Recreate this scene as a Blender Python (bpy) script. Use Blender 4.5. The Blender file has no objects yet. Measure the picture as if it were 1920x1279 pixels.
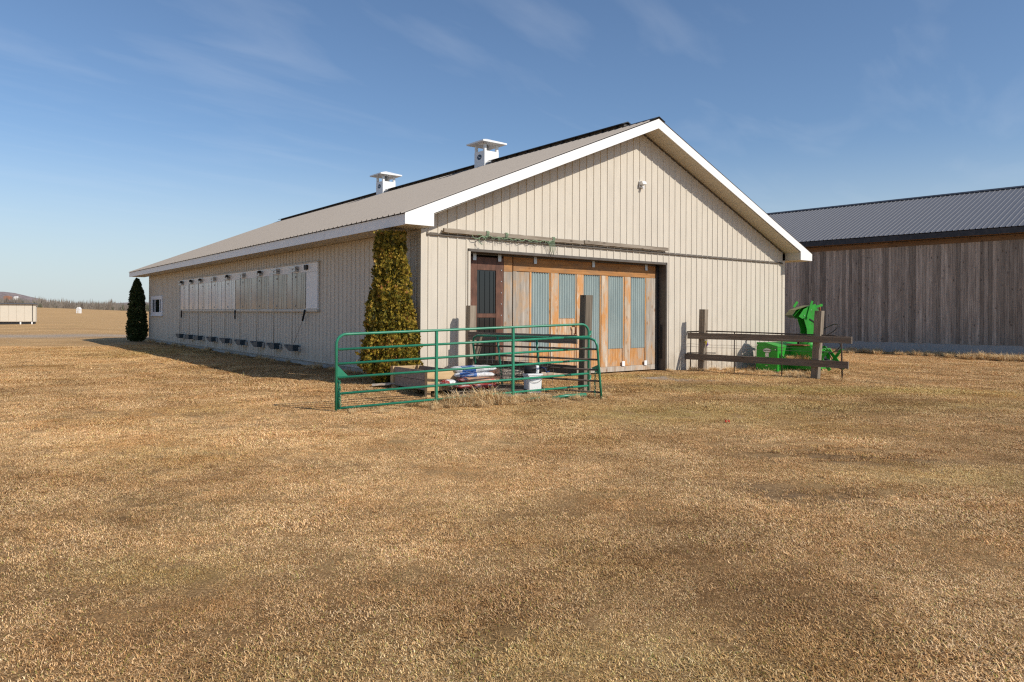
import bpy, bmesh, math, random
from math import sin, cos, pi, radians, sqrt, atan2
from mathutils import Vector, Matrix, noise
random.seed(7)
S = bpy.context.scene
C = S.collection
# ------------------------------------------------------------------ frame: camera stands at the origin looking along +Y
PHI = .9105
C0 = Vector((-2.051, 16.3, 0))                      # near corner of the barn
G = Vector((sin(PHI), cos(PHI), 0)); LV = Vector((-cos(PHI), sin(PHI), 0))
ROT = pi / 2 - PHI
W, LN = 14.6, 28.18
def uv(u, v, z=0): return C0 + G * u + LV * v + Vector((0, 0, z))
def to_uv(x, y):
    q = Vector((x, y, 0)) - C0
    return q.dot(G), q.dot(LV)
# ------------------------------------------------------------------ camera
cam = bpy.data.cameras.new('camera'); co = bpy.data.objects.new('camera', cam); C.objects.link(co)
co.location = (0, 0, 1.65)
co.rotation_euler = (Matrix.Rotation(pi / 2, 3, 'X') @ Matrix.Rotation(radians(.2865), 3, 'Z')).to_euler()
cam.sensor_width = 36; cam.lens = 1355.3 / 1920 * 36; cam.shift_y = -50.5 / 1920
cam.clip_start = .1; cam.clip_end = 9000
S.camera = co
# ------------------------------------------------------------------ sky and sun
SUN = (G * .45 - LV * 1.2 + Vector((0, 0, 1))).normalized()     # towards the sun
wd = bpy.data.worlds.new('World'); S.world = wd; wd.use_nodes = True
nt = wd.node_tree; nt.nodes.clear()
def N(t, **k):
    n = nt.nodes.new(t)
    for a, b in k.items(): setattr(n, a, b)
    return n
out = N('ShaderNodeOutputWorld'); bg = N('ShaderNodeBackground'); sky = N('ShaderNodeTexSky')
sky.sky_type = 'NISHITA'; sky.sun_disc = False
sky.sun_elevation = math.asin(SUN.z); sky.sun_rotation = atan2(SUN.x, SUN.y)
sky.altitude = 200; sky.air_density = 1.0; sky.dust_density = .7; sky.ozone_density = 3.4
bg.inputs[1].default_value = .0915
tc = N('ShaderNodeTexCoord')
sp = N('ShaderNodeSeparateXYZ'); nt.links.new(tc.outputs['Generated'], sp.inputs[0])
# thin cirrus on a flat layer overhead: direction / height
hz = N('ShaderNodeMath', operation='MAXIMUM'); nt.links.new(sp.outputs[2], hz.inputs[0]); hz.inputs[1].default_value = .03
dv = N('ShaderNodeVectorMath', operation='DIVIDE'); nt.links.new(tc.outputs['Generated'], dv.inputs[0])
cb = N('ShaderNodeCombineXYZ')
for i in range(3): nt.links.new(hz.outputs[0], cb.inputs[i])
nt.links.new(cb.outputs[0], dv.inputs[1])
m0 = N('ShaderNodeMapping'); m0.inputs['Rotation'].default_value = (0, 0, radians(-56)); nt.links.new(dv.outputs[0], m0.inputs[0])
mp = N('ShaderNodeMapping'); mp.inputs['Scale'].default_value = (.33, 1.05, 1); mp.inputs['Location'].default_value = (.35, .2, 0)
nt.links.new(m0.outputs[0], mp.inputs[0])
nz = N('ShaderNodeTexNoise'); nz.inputs['Scale'].default_value = 2.0; nz.inputs['Detail'].default_value = 7; nz.inputs['Roughness'].default_value = .52; nz.inputs['Distortion'].default_value = .5
nt.links.new(mp.outputs[0], nz.inputs[0])
rp = N('ShaderNodeMapRange'); rp.inputs[1].default_value = .50; rp.inputs[2].default_value = .80; rp.inputs[3].default_value = 0; rp.inputs[4].default_value = .15
nt.links.new(nz.outputs[0], rp.inputs[0])
up = N('ShaderNodeMapRange'); up.inputs[1].default_value = .05; up.inputs[2].default_value = .3
nt.links.new(sp.outputs[2], up.inputs[0])
ml = N('ShaderNodeMath', operation='MULTIPLY'); nt.links.new(rp.outputs[0], ml.inputs[0]); nt.links.new(up.outputs[0], ml.inputs[1])
mx = N('ShaderNodeMix', data_type='RGBA'); tn = N('ShaderNodeMix', data_type='RGBA', blend_type='MULTIPLY'); tn.inputs[0].default_value = 1; nt.links.new(sky.outputs[0], tn.inputs[6]); tn.inputs[7].default_value = (.90, .955, 1.0, 1)
# pale band of haze all round the horizon
hb = N('ShaderNodeMapRange', interpolation_type='SMOOTHSTEP'); nt.links.new(sp.outputs[2], hb.inputs[0])
for i_, q_ in enumerate((-.02, .24, .8, 0)): hb.inputs[i_ + 1].default_value = q_
hm_ = N('ShaderNodeMix', data_type='RGBA'); nt.links.new(hb.outputs[0], hm_.inputs[0]); nt.links.new(tn.outputs[2], hm_.inputs[6]); hm_.inputs[7].default_value = (4.95, 5.6, 5.95, 1)
nt.links.new(ml.outputs[0], mx.inputs[0]); nt.links.new(hm_.outputs[2], mx.inputs[6]); mx.inputs[7].default_value = (7.0, 7.3, 7.8, 1)
nt.links.new(mx.outputs[2], bg.inputs[0]); nt.links.new(bg.outputs[0], out.inputs[0])
sl = bpy.data.lights.new('sun', 'SUN'); sl.energy = 3.35; sl.angle = radians(.53); sl.color = (1, .94, .84)
so = bpy.data.objects.new('sun', sl); C.objects.link(so); so.rotation_euler = SUN.to_track_quat('Z', 'Y').to_euler(); so.location = (20, -10, 40)
S.view_settings.view_transform = 'Standard'; S.view_settings.look = 'None'; S.view_settings.exposure = .42; S.view_settings.gamma = 1
S.view_settings.use_curve_mapping = False
S.cycles.use_denoising = False; S.cycles.use_adaptive_sampling = False; S.cycles.filter_width = 1.25; S.cycles.max_bounces = 6; S.cycles.transparent_max_bounces = 6

# ------------------------------------------------------------------ materials
def newmat(name):
    m = bpy.data.materials.new(name); m.use_nodes = True
    t = m.node_tree; b = t.nodes['Principled BSDF']
    return m, t, b
def ramp(t, stops):
    r = t.nodes.new('ShaderNodeValToRGB'); e = r.color_ramp.elements
    while len(e) < len(stops): e.new(.5)
    for x, (p, c) in zip(e, stops): x.position = p; x.color = (*c, 1)
    return r
def coords(t, scale, rnd=True, mode='Object'):
    c = t.nodes.new('ShaderNodeTexCoord'); m = t.nodes.new('ShaderNodeMapping'); m.inputs['Scale'].default_value = scale
    t.links.new(c.outputs[mode], m.inputs[0])
    if rnd:
        o = t.nodes.new('ShaderNodeObjectInfo'); k = t.nodes.new('ShaderNodeVectorMath'); k.operation = 'SCALE'
        k.inputs[0].default_value = (37.1, 91.7, 53.3); t.links.new(o.outputs['Random'], k.inputs['Scale'])
        t.links.new(k.outputs[0], m.inputs['Location'])
    return m
def nse(t, m, sc, det=6, ro=.55, dist=0):
    n = t.nodes.new('ShaderNodeTexNoise'); n.inputs['Scale'].default_value = sc; n.inputs['Detail'].default_value = det
    n.inputs['Roughness'].default_value = ro; n.inputs['Distortion'].default_value = dist; t.links.new(m.outputs[0], n.inputs[0]); return n
def mixc(t, f, a, b, mode='MIX'):
    x = t.nodes.new('ShaderNodeMix'); x.data_type = 'RGBA'; x.blend_type = mode
    for s, v in ((0, f), (6, a), (7, b)):
        if isinstance(v, (int, float)): x.inputs[s].default_value = v
        elif isinstance(v, tuple): x.inputs[s].default_value = (*v, 1)
        else: t.links.new(v, x.inputs[s])
    return x.outputs[2]
def bump(t, b, h, st=.3, d=.01):
    k = t.nodes.new('ShaderNodeBump'); k.inputs['Strength'].default_value = st; k.inputs['Distance'].default_value = d
    t.links.new(h, k.inputs['Height']); t.links.new(k.outputs[0], b.inputs['Normal'])
def rng(t, v, a, b, c=0., d=1.):
    r = t.nodes.new('ShaderNodeMapRange'); t.links.new(v, r.inputs[0])
    for i, q in enumerate((a, b, c, d)): r.inputs[i + 1].default_value = q
    return r.outputs[0]
def paint(name, col, rough=.5, metal=0, var=.12, scale=(3, 3, 3), dirt=None, dscale=1.5, damt=(.55, .8), spec=.4):
    m, t, b = newmat(name); mc = coords(t, scale); n = nse(t, mc, 2.0)
    lo = tuple(c * (1 - var) for c in col); hi = tuple(min(1, c * (1 + var)) for c in col)
    r = ramp(t, [(.3, lo), (.7, hi)]); t.links.new(n.outputs[0], r.inputs[0]); o = r.outputs[0]
    if dirt:
        d = nse(t, mc, dscale, 9, .65); o = mixc(t, rng(t, d.outputs[0], damt[0], damt[1], 0, .85), o, dirt)
    t.links.new(o, b.inputs['Base Color']); b.inputs['Roughness'].default_value = rough; b.inputs['Metallic'].default_value = metal
    b.inputs['Specular IOR Level'].default_value = spec
    n2 = nse(t, mc, 14); bump(t, b, n2.outputs[0], .08, .004)
    return m
def wood(name, c1, c2, c3, axis=2, knots=True, fine=26, rough=.85, knotc=(.05, .035, .025), var=.35):
    """grain runs along the given local axis"""
    m, t, b = newmat(name); s = [fine, fine, fine]; s[axis] = 1.1
    mc = coords(t, tuple(s)); n = nse(t, mc, 1.0, 8, .62, .25)
    r = ramp(t, [(.28, c1), (.52, c2), (.74, c3)]); t.links.new(n.outputs[0], r.inputs[0]); o = r.outputs[0]
    s2 = [3, 3, 3]; s2[axis] = .9
    mb = coords(t, tuple(s2)); nb = nse(t, mb, 1.3, 4); o = mixc(t, rng(t, nb.outputs[0], .3, .7, 0, .5), o, tuple((a + e) * .4 for a, e in zip(c1, c3)))
    if knots:
        s3 = [9, 9, 9]; s3[axis] = 4.5
        mk = coords(t, tuple(s3)); v = t.nodes.new('ShaderNodeTexVoronoi'); v.inputs['Scale'].default_value = .55; t.links.new(mk.outputs[0], v.inputs[0])
        o = mixc(t, rng(t, v.outputs['Distance'], .05, .19, .75, 0), o, knotc)
    oi = t.nodes.new('ShaderNodeObjectInfo'); h = t.nodes.new('ShaderNodeHueSaturation'); t.links.new(rng(t, oi.outputs['Random'], 0, 1, 1 - var, 1 + var), h.inputs['Value'])
    t.links.new(o, h.inputs['Color']); t.links.new(h.outputs[0], b.inputs['Base Color']); b.inputs['Roughness'].default_value = rough
    b.inputs['Specular IOR Level'].default_value = .2
    bump(t, b, n.outputs[0], .5, .006); return m
M = {}
M['siding'] = paint('siding_paint', (.575, .515, .425), .5, 0, .05, (2, 2, .6), (.47, .41, .33), 2.5, (.56, .9))
t = M['siding'].node_tree; b = t.nodes['Principled BSDF']; src = b.inputs['Base Color'].links[0].from_socket
gc = t.nodes.new('ShaderNodeNewGeometry'); sz = t.nodes.new('ShaderNodeSeparateXYZ'); t.links.new(gc.outputs['Position'], sz.inputs[0])
nm_ = nse(t, coords(t, (3.5, 3.5, 1.6), False), 2.2, 7, .65)
ms_ = t.nodes.new('ShaderNodeMath'); ms_.operation = 'MULTIPLY'; t.links.new(rng(t, sz.outputs[2], .12, .75, 1, 0), ms_.inputs[0]); t.links.new(rng(t, nm_.outputs[0], .38, .7, 0, .9), ms_.inputs[1])
t.links.new(mixc(t, ms_.outputs[0], src, (.33, .265, .19)), b.inputs['Base Color'])
M['roof'] = paint('roof_paint', (.255, .218, .185), .6, 0, .08, (2, 2, .8), (.19, .16, .135), 2, (.5, .85))
M['white'] = paint('white_trim', (.80, .79, .77), .45, 0, .03, (2, 2, 2), (.62, .59, .54), 1.2, (.58, .95))
M['soffit'] = paint('soffit_metal', (.56, .50, .40), .55, 0, .05)
M['darktrim'] = paint('dark_trim', (.10, .085, .07), .5, 0, .2)
M['ridge'] = paint('ridge_black', (.022, .022, .024), .5, 0, .2)
M['block'] = paint('concrete_block_grey', (.43, .415, .385), .9, 0, .18, (3, 3, 3), (.22, .21, .19), 3, (.5, .75))
M['concrete'] = paint('concrete', (.42, .41, .39), .9, 0, .15, (1.5, 1.5, .7), (.25, .24, .22), 2, (.5, .8))
M['roof2'] = paint('charcoal_roof', (.155, .15, .152), .38, .0, .06)
M['fascia2'] = paint('charcoal_fascia', (.028, .028, .032), .45, 0, .3, (2, 2, 2), (.09, .08, .075), 3, (.5, .8))
M['plank2'] = wood('barn_boards', (.19, .152, .122), (.40, .335, .278), (.61, .53, .44), 2, True, 20, .9, (.07, .052, .042), .38)
M['frieze'] = wood('frieze_wood', (.15, .085, .045), (.25, .145, .075), (.33, .21, .12), 0, True)
M['fence'] = wood('fence_wood', (.085, .065, .048), (.17, .135, .105), (.28, .235, .19), 0, True, 22)
M['post'] = wood('post_wood', (.12, .095, .07), (.25, .20, .15), (.42, .36, .28), 2, True, 20)
M['hungwood'] = wood('hung_plank_wood', (.17, .135, .10), (.30, .25, .195), (.43, .37, .30), 0, True, 20, var=.1)
M['ply'] = wood('grey_plywood', (.24, .20, .16), (.42, .37, .31), (.58, .53, .46), 2, True, 16, var=.1)
def stained(name, c1, c2, c3, st, axis, amt=.8, lo=.47, hi=.62):
    m = wood(name, c1, c2, c3, axis, True, 14, .88, (.2, .09, .035), .14); t = m.node_tree; b = t.nodes['Principled BSDF']
    src = b.inputs['Base Color'].links[0].from_socket; s = [2.6, 2.6, 2.6]; s[axis] = 1.1
    n = nse(t, coords(t, tuple(s)), 1.6, 7, .66, .5); t.links.new(mixc(t, rng(t, n.outputs[0], lo, hi, 0, amt), src, st), b.inputs['Base Color']); return m
M['ply'] = stained('grey_plywood', (.20, .165, .13), (.40, .345, .285), (.58, .52, .45), (.47, .27, .12), 2, .6, .5, .66)
M['orange'] = stained('orange_wood', (.36, .15, .04), (.58, .28, .10), (.70, .42, .20), (.42, .34, .26), 2, .8, .46, .62)
M['orangex'] = stained('orange_rail_wood', (.28, .12, .035), (.48, .225, .08), (.62, .35, .16), (.26, .15, .08), 0, .75, .45, .62)
M['stile'] = stained('weathered_stile_wood', (.34, .22, .13), (.56, .44, .32), (.68, .60, .50), (.55, .25, .075), 2, .85, .46, .6)
M['rust'] = paint('rusty_brown', (.115, .05, .03), .6, 0, .4, (5, 5, 2), (.34, .30, .26), 1.1, (.66, .7))
def glassy(name, col, rough, spec=.5):
    m, t, b = newmat(name); b.inputs['Base Color'].default_value = (*col, 1); b.inputs['Roughness'].default_value = rough; b.inputs['Specular IOR Level'].default_value = spec; return m
M['glass'] = glassy('dark_glass', (.012, .014, .016), .04, .6)
M['pane'] = paint('corrugated_plastic', (.30, .36, .35), .28, 0, .1, (2, 2, .5), (.20, .27, .28), 1.5, (.45, .8))
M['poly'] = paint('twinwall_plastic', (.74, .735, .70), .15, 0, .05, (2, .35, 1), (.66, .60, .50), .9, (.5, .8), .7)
M['poly_near'] = paint('near_panel_plastic', (.40, .35, .275), .16, 0, .2, (2, .45, 1), (.27, .21, .14), .9, (.42, .7), .6)  # same plastic without the glare of the far panels, so darker and browner
M['galv'] = paint('galvanised_steel', (.48, .48, .47), .42, .7, .12)
M['rod'] = paint('pale_pipe', (.55, .50, .42), .5, .1, .08)
M['blue'] = paint('blue_grey_plastic', (.03, .048, .062), .5, 0, .12)
M['black'] = paint('black_rubber', (.018, .018, .019), .6, 0, .2)
M['gate'] = paint('gate_green_paint', (.022, .205, .115), .38, 0, .15, (4, 4, 4), (.06, .13, .08), 3, (.6, .8), .5)
M['steelbar'] = paint('brown_steel', (.075, .055, .042), .6, .2, .3)
M['jd'] = paint('machine_green', (.024, .30, .025), .5, 0, .14, (2, 2, 2), (.06, .085, .03), 3.2, (.52, .8), .35)
M['jdold'] = paint('faded_olive_plastic', (.21, .20, .09), .6, 0, .15)
M['redrust'] = paint('rusted_steel', (.20, .075, .035), .75, .2, .4)
M['pail'] = paint('white_plastic', (.80, .80, .80), .4, 0, .03)
M['labelw'] = paint('label_white', (.72, .72, .70), .5, 0, .05)
M['ink'] = paint('dark_ink', (.02, .035, .03), .5, 0, .05)
M['navy'] = paint('navy_ink', (.02, .05, .09), .5, 0, .05)
M['bagw'] = paint('white_bag', (.68, .67, .66), .45, 0, .1, (6, 6, 6), (.45, .42, .4), 1.5, (.55, .75))
M['bagb'] = paint('blue_bag', (.035, .115, .34), .45, 0, .15)
M['bagr'] = paint('red_bag', (.26, .025, .02), .5, 0, .2)
for k_ in ('bagw', 'bagb', 'bagr'):
    t = M[k_].node_tree; b = t.nodes['Principled BSDF']; mc = coords(t, (7, 11, 7)); n = nse(t, mc, 1.2, 5, .6, 1.2); bump(t, b, n.outputs[0], .7, .03)
    src = b.inputs['Base Color'].links[0].from_socket; n2 = nse(t, coords(t, (5, 22, 22)), 1.5, 3, .5); t.links.new(mixc(t, rng(t, n2.outputs[0], .56, .6, 0, .7), src, (.34, .33, .33) if k_ == 'bagw' else (.50, .49, .47)), b.inputs['Base Color'])
M['bagt'] = paint('tan_red_bag', (.42, .27, .16), .5, 0, .2, (6, 6, 6), (.45, .06, .04), 2, (.5, .6))
M['rope'] = paint('green_twine', (.25, .35, .22), .9, 0, .3, (30, 30, 30))
M['crate'] = wood('crate_wood', (.38, .24, .12), (.55, .38, .20), (.66, .48, .28), 0, True, 18, var=.12)
M['crated'] = wood('crate_grey_shade_wood', (.20, .15, .115), (.32, .25, .20), (.42, .35, .29), 0, False, 18, var=.1)  # greyer copy of the crate wood, carries the shaded side in its colour
M['wire'] = paint('wire', (.20, .18, .16), .6, .4, .3)
M['shed'] = paint('pale_shed_metal', (.60, .54, .44), .6, 0, .05)
M['vinyl'] = paint('white_vinyl', (.78, .79, .82), .35, 0, .02)
M['yellow'] = paint('yellow_ribbon', (.75, .6, .03), .6); M['purple'] = paint('purple_ribbon', (.2, .1, .42), .6)
M['litter'] = paint('red_plastic', (.6, .05, .03), .5)
M['house'] = paint('far_white', (.72, .71, .69), .6); M['brick'] = paint('far_brick', (.34, .17, .11), .8)

# dry lawn: sheet below the blades
def soilmask(t):
    a = t.nodes.new('ShaderNodeAttribute'); a.attribute_name = 'dirt'; return a.outputs['Fac']
m, t, b = newmat('dry_lawn'); M['lawn'] = m
mc = coords(t, (1, 1, 1), False)
n1 = nse(t, mc, 48, 4, .75); n2 = nse(t, mc, 3.2, 6, .62, .4); n8 = nse(t, mc, 11, 4, .7); n3 = nse(t, mc, .42, 5, .6, .3); n4 = nse(t, mc, .11, 4); ms = coords(t, (.035, .5, 1), False); n7 = nse(t, ms, 1, 6, .65)
r1 = ramp(t, [(.28, (.06, .032, .013)), (.44, (.27, .165, .075)), (.6, (.56, .38, .20)), (.78, (.85, .64, .40))]); t.links.new(n1.outputs[0], r1.inputs[0])
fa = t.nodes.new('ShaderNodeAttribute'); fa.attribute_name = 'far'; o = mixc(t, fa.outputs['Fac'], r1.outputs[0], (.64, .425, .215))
o = mixc(t, rng(t, n8.outputs[0], .5, .72, 0, .7), o, (.28, .165, .075))
o = mixc(t, rng(t, n2.outputs[0], .42, .7, 0, .62), o, (.45, .275, .125))
o = mixc(t, rng(t, n3.outputs[0], .52, .7, 0, .5), o, (.30, .235, .105))
o = mixc(t, rng(t, n4.outputs[0], .5, .7, 0, .35), o, (.66, .44, .215))
o = mixc(t, rng(t, n7.outputs[0], .5, .7, 0, .45), o, (.40, .25, .12))
ta = t.nodes.new('ShaderNodeAttribute'); ta.attribute_name = 'tone'; o = mixc(t, 1., o, mixc(t, ta.outputs['Fac'], (.54, .46, .39), (1.20, 1.16, 1.09)), 'MULTIPLY')
ga = t.nodes.new('ShaderNodeAttribute'); ga.attribute_name = 'green'
gm = t.nodes.new('ShaderNodeMath'); gm.operation = 'MULTIPLY'; t.links.new(ga.outputs['Fac'], gm.inputs[0]); t.links.new(rng(t, n2.outputs[0], .4, .62, 0, .55), gm.inputs[1])
o = mixc(t, gm.outputs[0], o, (.22, .225, .07))
dm = t.nodes.new('ShaderNodeMath'); dm.operation = 'MULTIPLY'; t.links.new(soilmask(t), dm.inputs[0]); t.links.new(rng(t, n2.outputs[0], .36, .56, .25, 1), dm.inputs[1])
n5 = nse(t, mc, 25, 6, .7); r5 = ramp(t, [(.3, (.07, .045, .028)), (.6, (.16, .11, .07)), (.8, (.33, .25, .16))]); t.links.new(n5.outputs[0], r5.inputs[0])
o = mixc(t, dm.outputs[0], o, r5.outputs[0])
va = t.nodes.new('ShaderNodeAttribute'); va.attribute_name = 'gravel'
n6 = t.nodes.new('ShaderNodeTexVoronoi'); n6.inputs['Scale'].default_value = 38; t.links.new(mc.outputs[0], n6.inputs[0])
hs = ramp(t, [(0, (.22, .18, .145)), (1, (.50, .43, .355))]); sx = t.nodes.new('ShaderNodeSeparateColor'); t.links.new(n6.outputs['Color'], sx.inputs[0]); t.links.new(sx.outputs[0], hs.inputs[0])
vm = t.nodes.new('ShaderNodeMath'); vm.operation = 'MULTIPLY'; t.links.new(va.outputs['Fac'], vm.inputs[0]); t.links.new(rng(t, n2.outputs[0], .3, .5, .35, 1), vm.inputs[1])
o = mixc(t, vm.outputs[0], o, hs.outputs[0])
t.links.new(o, b.inputs['Base Color']); b.inputs['Roughness'].default_value = .95; b.inputs['Specular IOR Level'].default_value = .1
ad = t.nodes.new('ShaderNodeMath'); ad.operation = 'ADD'; t.links.new(n1.outputs[0], ad.inputs[0]); t.links.new(n2.outputs[0], ad.inputs[1]); bump(t, b, ad.outputs[0], .75, .035)
# blades
def blade_mat(name, lo, hi, tint):
    m, t, b = newmat(name); a = t.nodes.new('ShaderNodeAttribute'); a.attribute_name = 'shade'
    r = ramp(t, lo); t.links.new(a.outputs['Fac'], r.inputs[0])
    g = t.nodes.new('ShaderNodeNewGeometry'); n = t.nodes.new('ShaderNodeTexNoise'); n.inputs['Scale'].default_value = .9; n.inputs['Detail'].default_value = 6; n.inputs['Roughness'].default_value = .6; t.links.new(g.outputs['Position'], n.inputs[0])
    n2 = t.nodes.new('ShaderNodeTexNoise'); n2.inputs['Scale'].default_value = .3; n2.inputs['Detail'].default_value = 5; t.links.new(g.outputs['Position'], n2.inputs[0])
    n3 = t.nodes.new('ShaderNodeTexNoise'); n3.inputs['Scale'].default_value = 5.5; n3.inputs['Detail'].default_value = 5; n3.inputs['Roughness'].default_value = .65; t.links.new(g.outputs['Position'], n3.inputs[0])
    o = mixc(t, rng(t, n3.outputs[0], .5, .68, 0, .8), r.outputs[0], tuple(c * .72 for c in hi), 'MULTIPLY')
    o = mixc(t, rng(t, n.outputs[0], .42, .64, 0, .8), o, hi, 'MULTIPLY')
    o = mixc(t, rng(t, n2.outputs[0], .52, .68, 0, .8), o, tint, 'MULTIPLY')
    if name == 'straw_blade':
        ta = t.nodes.new('ShaderNodeAttribute'); ta.attribute_type = 'INSTANCER'; ta.attribute_name = 'tone'
        o = mixc(t, 1., o, mixc(t, ta.outputs['Fac'], (.72, .645, .56), (1.27, 1.20, 1.11)), 'MULTIPLY')
        gr = t.nodes.new('ShaderNodeAttribute'); gr.attribute_type = 'INSTANCER'; gr.attribute_name = 'grn'
        o = mixc(t, rng(t, gr.outputs['Fac'], 0, 1, 0, .6), o, (.55, .78, .30), 'MULTIPLY')
    t.links.new(o, b.inputs['Base Color']); b.inputs['Roughness'].default_value = .7; b.inputs['Specular IOR Level'].default_value = .2
    return m
M['blade'] = blade_mat('straw_blade', [(0, (.14, .075, .03)), (.25, (.48, .29, .125)), (.55, (.84, .575, .30)), (.9, (.99, .79, .53)), (1, (.38, .36, .10))], (.78, .66, .54), (.85, .82, .66))
M['hay'] = blade_mat('hay_blade', [(0, (.36, .22, .09)), (.4, (.68, .47, .23)), (.8, (.84, .63, .36)), (1, (.90, .74, .48))], (1, .94, .86), (.92, .88, .8))
def leaf_mat(name, stops):
    m, t, b = newmat(name); a = t.nodes.new('ShaderNodeAttribute'); a.attribute_name = 'shade'
    r = ramp(t, stops); t.links.new(a.outputs['Fac'], r.inputs[0]); t.links.new(r.outputs[0], b.inputs['Base Color']); b.inputs['Roughness'].default_value = .6; b.inputs['Specular IOR Level'].default_value = .25
    return m
M['thuja'] = leaf_mat('thuja_spray', [(0, (.03, .032, .006)), (.3, (.10, .09, .010)), (.6, (.29, .205, .022)), (.88, (.46, .29, .045)), (1, (.28, .11, .035))])
M['thuja_shade'] = leaf_mat('thuja_spray_shaded', [(0, (.015, .028, .008)), (.5, (.035, .055, .014)), (1, (.06, .07, .02))])  # darker copy of the sprays: the barn's shade put into the colour
M['bark'] = wood('bark', (.05, .035, .025), (.10, .075, .055), (.15, .12, .09), 2, False)
M['bare'] = leaf_mat('bare_trees', [(0, (.13, .105, .085)), (.4, (.235, .20, .165)), (.8, (.34, .30, .25)), (1, (.12, .13, .08))])
m, t, b = newmat('wooded_hill'); M['hill'] = m
mc = coords(t, (1, 1, 1), False); n = nse(t, mc, .06, 8, .7); n2 = nse(t, mc, .008, 5)
r = ramp(t, [(.3, (.13, .10, .10)), (.5, (.235, .185, .175)), (.7, (.31, .25, .235))]); t.links.new(n.outputs[0], r.inputs[0])
o = mixc(t, rng(t, n2.outputs[0], .55, .65, 0, .6), r.outputs[0], (.13, .15, .13)); t.links.new(o, b.inputs['Base Color']); b.inputs['Roughness'].default_value = 1; bump(t, b, n.outputs[0], .6, 6)

# ------------------------------------------------------------------ mesh builder
class MB:
    def __init__(s): s.v = []; s.f = []; s.sm = []
    def add(s, vs, fs, smooth=False):
        k = len(s.v); s.v += [tuple(p) for p in vs]; s.f += [tuple(i + k for i in f) for f in fs]; s.sm += [smooth] * len(fs); return s
    def box(s, c, d, R=None):
        c = Vector(c); h = Vector(d) / 2; vs = []
        for z in (-1, 1):
            for y in (-1, 1):
                for x in (-1, 1):
                    p = Vector((x * h.x, y * h.y, z * h.z)); vs.append(c + (R @ p if R else p))
        return s.add(vs, [(0, 2, 3, 1), (4, 5, 7, 6), (0, 1, 5, 4), (2, 6, 7, 3), (0, 4, 6, 2), (1, 3, 7, 5)])
    def bx(s, x0, x1, y0, y1, z0, z1): return s.box(((x0 + x1) / 2, (y0 + y1) / 2, (z0 + z1) / 2), (x1 - x0, y1 - y0, z1 - z0))
    def prism(s, poly, d, ax='y', off=0.):
        """polygon in two axes, extruded by d along the third from off"""
        n = len(poly)
        def P(a, b, c): return {'y': (a, c, b), 'x': (c, a, b), 'z': (a, b, c)}[ax]
        vs = [P(a, b, off) for a, b in poly] + [P(a, b, off + d) for a, b in poly]
        return s.add(vs, [tuple(range(n))[::-1], tuple(range(n, 2 * n))] + [(i, (i + 1) % n, n + (i + 1) % n, n + i) for i in range(n)])
    def tube(s, pts, r, n=8, caps=True):
        pts = [Vector(p) for p in pts]; rs = r if isinstance(r, (list, tuple)) else [r] * len(pts)
        vs = []; fs = []; up = None
        for i, p in enumerate(pts):
            d = (pts[min(i + 1, len(pts) - 1)] - pts[max(i - 1, 0)]).normalized()
            if up is None: up = d.orthogonal().normalized()
            up = (up - d * up.dot(d)); up = up.normalized() if up.length > 1e-6 else d.orthogonal().normalized()
            q = d.cross(up)
            for k in range(n):
                a = 2 * pi * k / n; vs.append(p + (up * cos(a) + q * sin(a)) * rs[i])
        for i in range(len(pts) - 1):
            for k in range(n): fs.append((i * n + k, i * n + (k + 1) % n, (i + 1) * n + (k + 1) % n, (i + 1) * n + k))
        s.add(vs, fs, True)
        if caps:
            b0 = len(s.v) - len(vs); s.f += [tuple(b0 + k for k in range(n))[::-1], tuple(b0 + (len(pts) - 1) * n + k for k in range(n))]; s.sm += [False, False]
        return s
    def plank(s, p0, p1, w, h, up=(0, 0, 1), seg=14, jit=.004):
        """weathered board from p0 to p1: h across 'up', w the other way, edges slightly uneven"""
        p0 = Vector(p0); p1 = Vector(p1); d = (p1 - p0).normalized(); up = Vector(up); up = (up - d * up.dot(d)).normalized(); q = d.cross(up)
        vs = []; fs = []
        for i in range(seg + 1):
            c = p0.lerp(p1, i / seg)
            for a, e in ((-1, -1), (1, -1), (1, 1), (-1, 1)):
                vs.append(c + q * (a * w / 2 + random.uniform(-jit, jit)) + up * (e * h / 2 + random.uniform(-jit, jit)))
        for i in range(seg):
            for k in range(4): fs.append((i * 4 + k, i * 4 + (k + 1) % 4, i * 4 + 4 + (k + 1) % 4, i * 4 + 4 + k))
        fs += [(3, 2, 1, 0), tuple(seg * 4 + k for k in range(4))]
        return s.add(vs, fs)
    def mesh(s, name, mat, bevel=0):
        me = bpy.data.meshes.new(name); me.from_pydata(s.v, [], s.f); me.polygons.foreach_set('use_smooth', s.sm)
        if bevel or True:
            bm = bmesh.new(); bm.from_mesh(me); bmesh.ops.recalc_face_normals(bm, faces=bm.faces)
            if bevel: bmesh.ops.bevel(bm, geom=[e for e in bm.edges if e.is_manifold and e.calc_face_angle(0) > .6], offset=bevel, segments=1, affect='EDGES')
            bm.to_mesh(me); bm.free()
        me.materials.append(mat if not isinstance(mat, str) else M[mat]); return me
    def obj(s, name, mat, parent=None, bevel=0, loc=(0, 0, 0), rot=(0, 0, 0)): return put(name, s.mesh(name, mat, bevel), parent, loc, rot)
def put(name, me, parent=None, loc=(0, 0, 0), rot=(0, 0, 0), scale=None):
    o = bpy.data.objects.new(name, me); C.objects.link(o); o.location = loc; o.rotation_euler = rot
    if scale: o.scale = scale
    if parent: o.parent = parent
    return o
def thing(name, label, cat, loc=(0, 0, 0), rz=0, group=None):
    o = bpy.data.objects.new(name, None); C.objects.link(o); o.location = loc; o.rotation_euler = (0, 0, rz); o.empty_display_size = .3
    return tag(o, label, cat, group)
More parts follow.
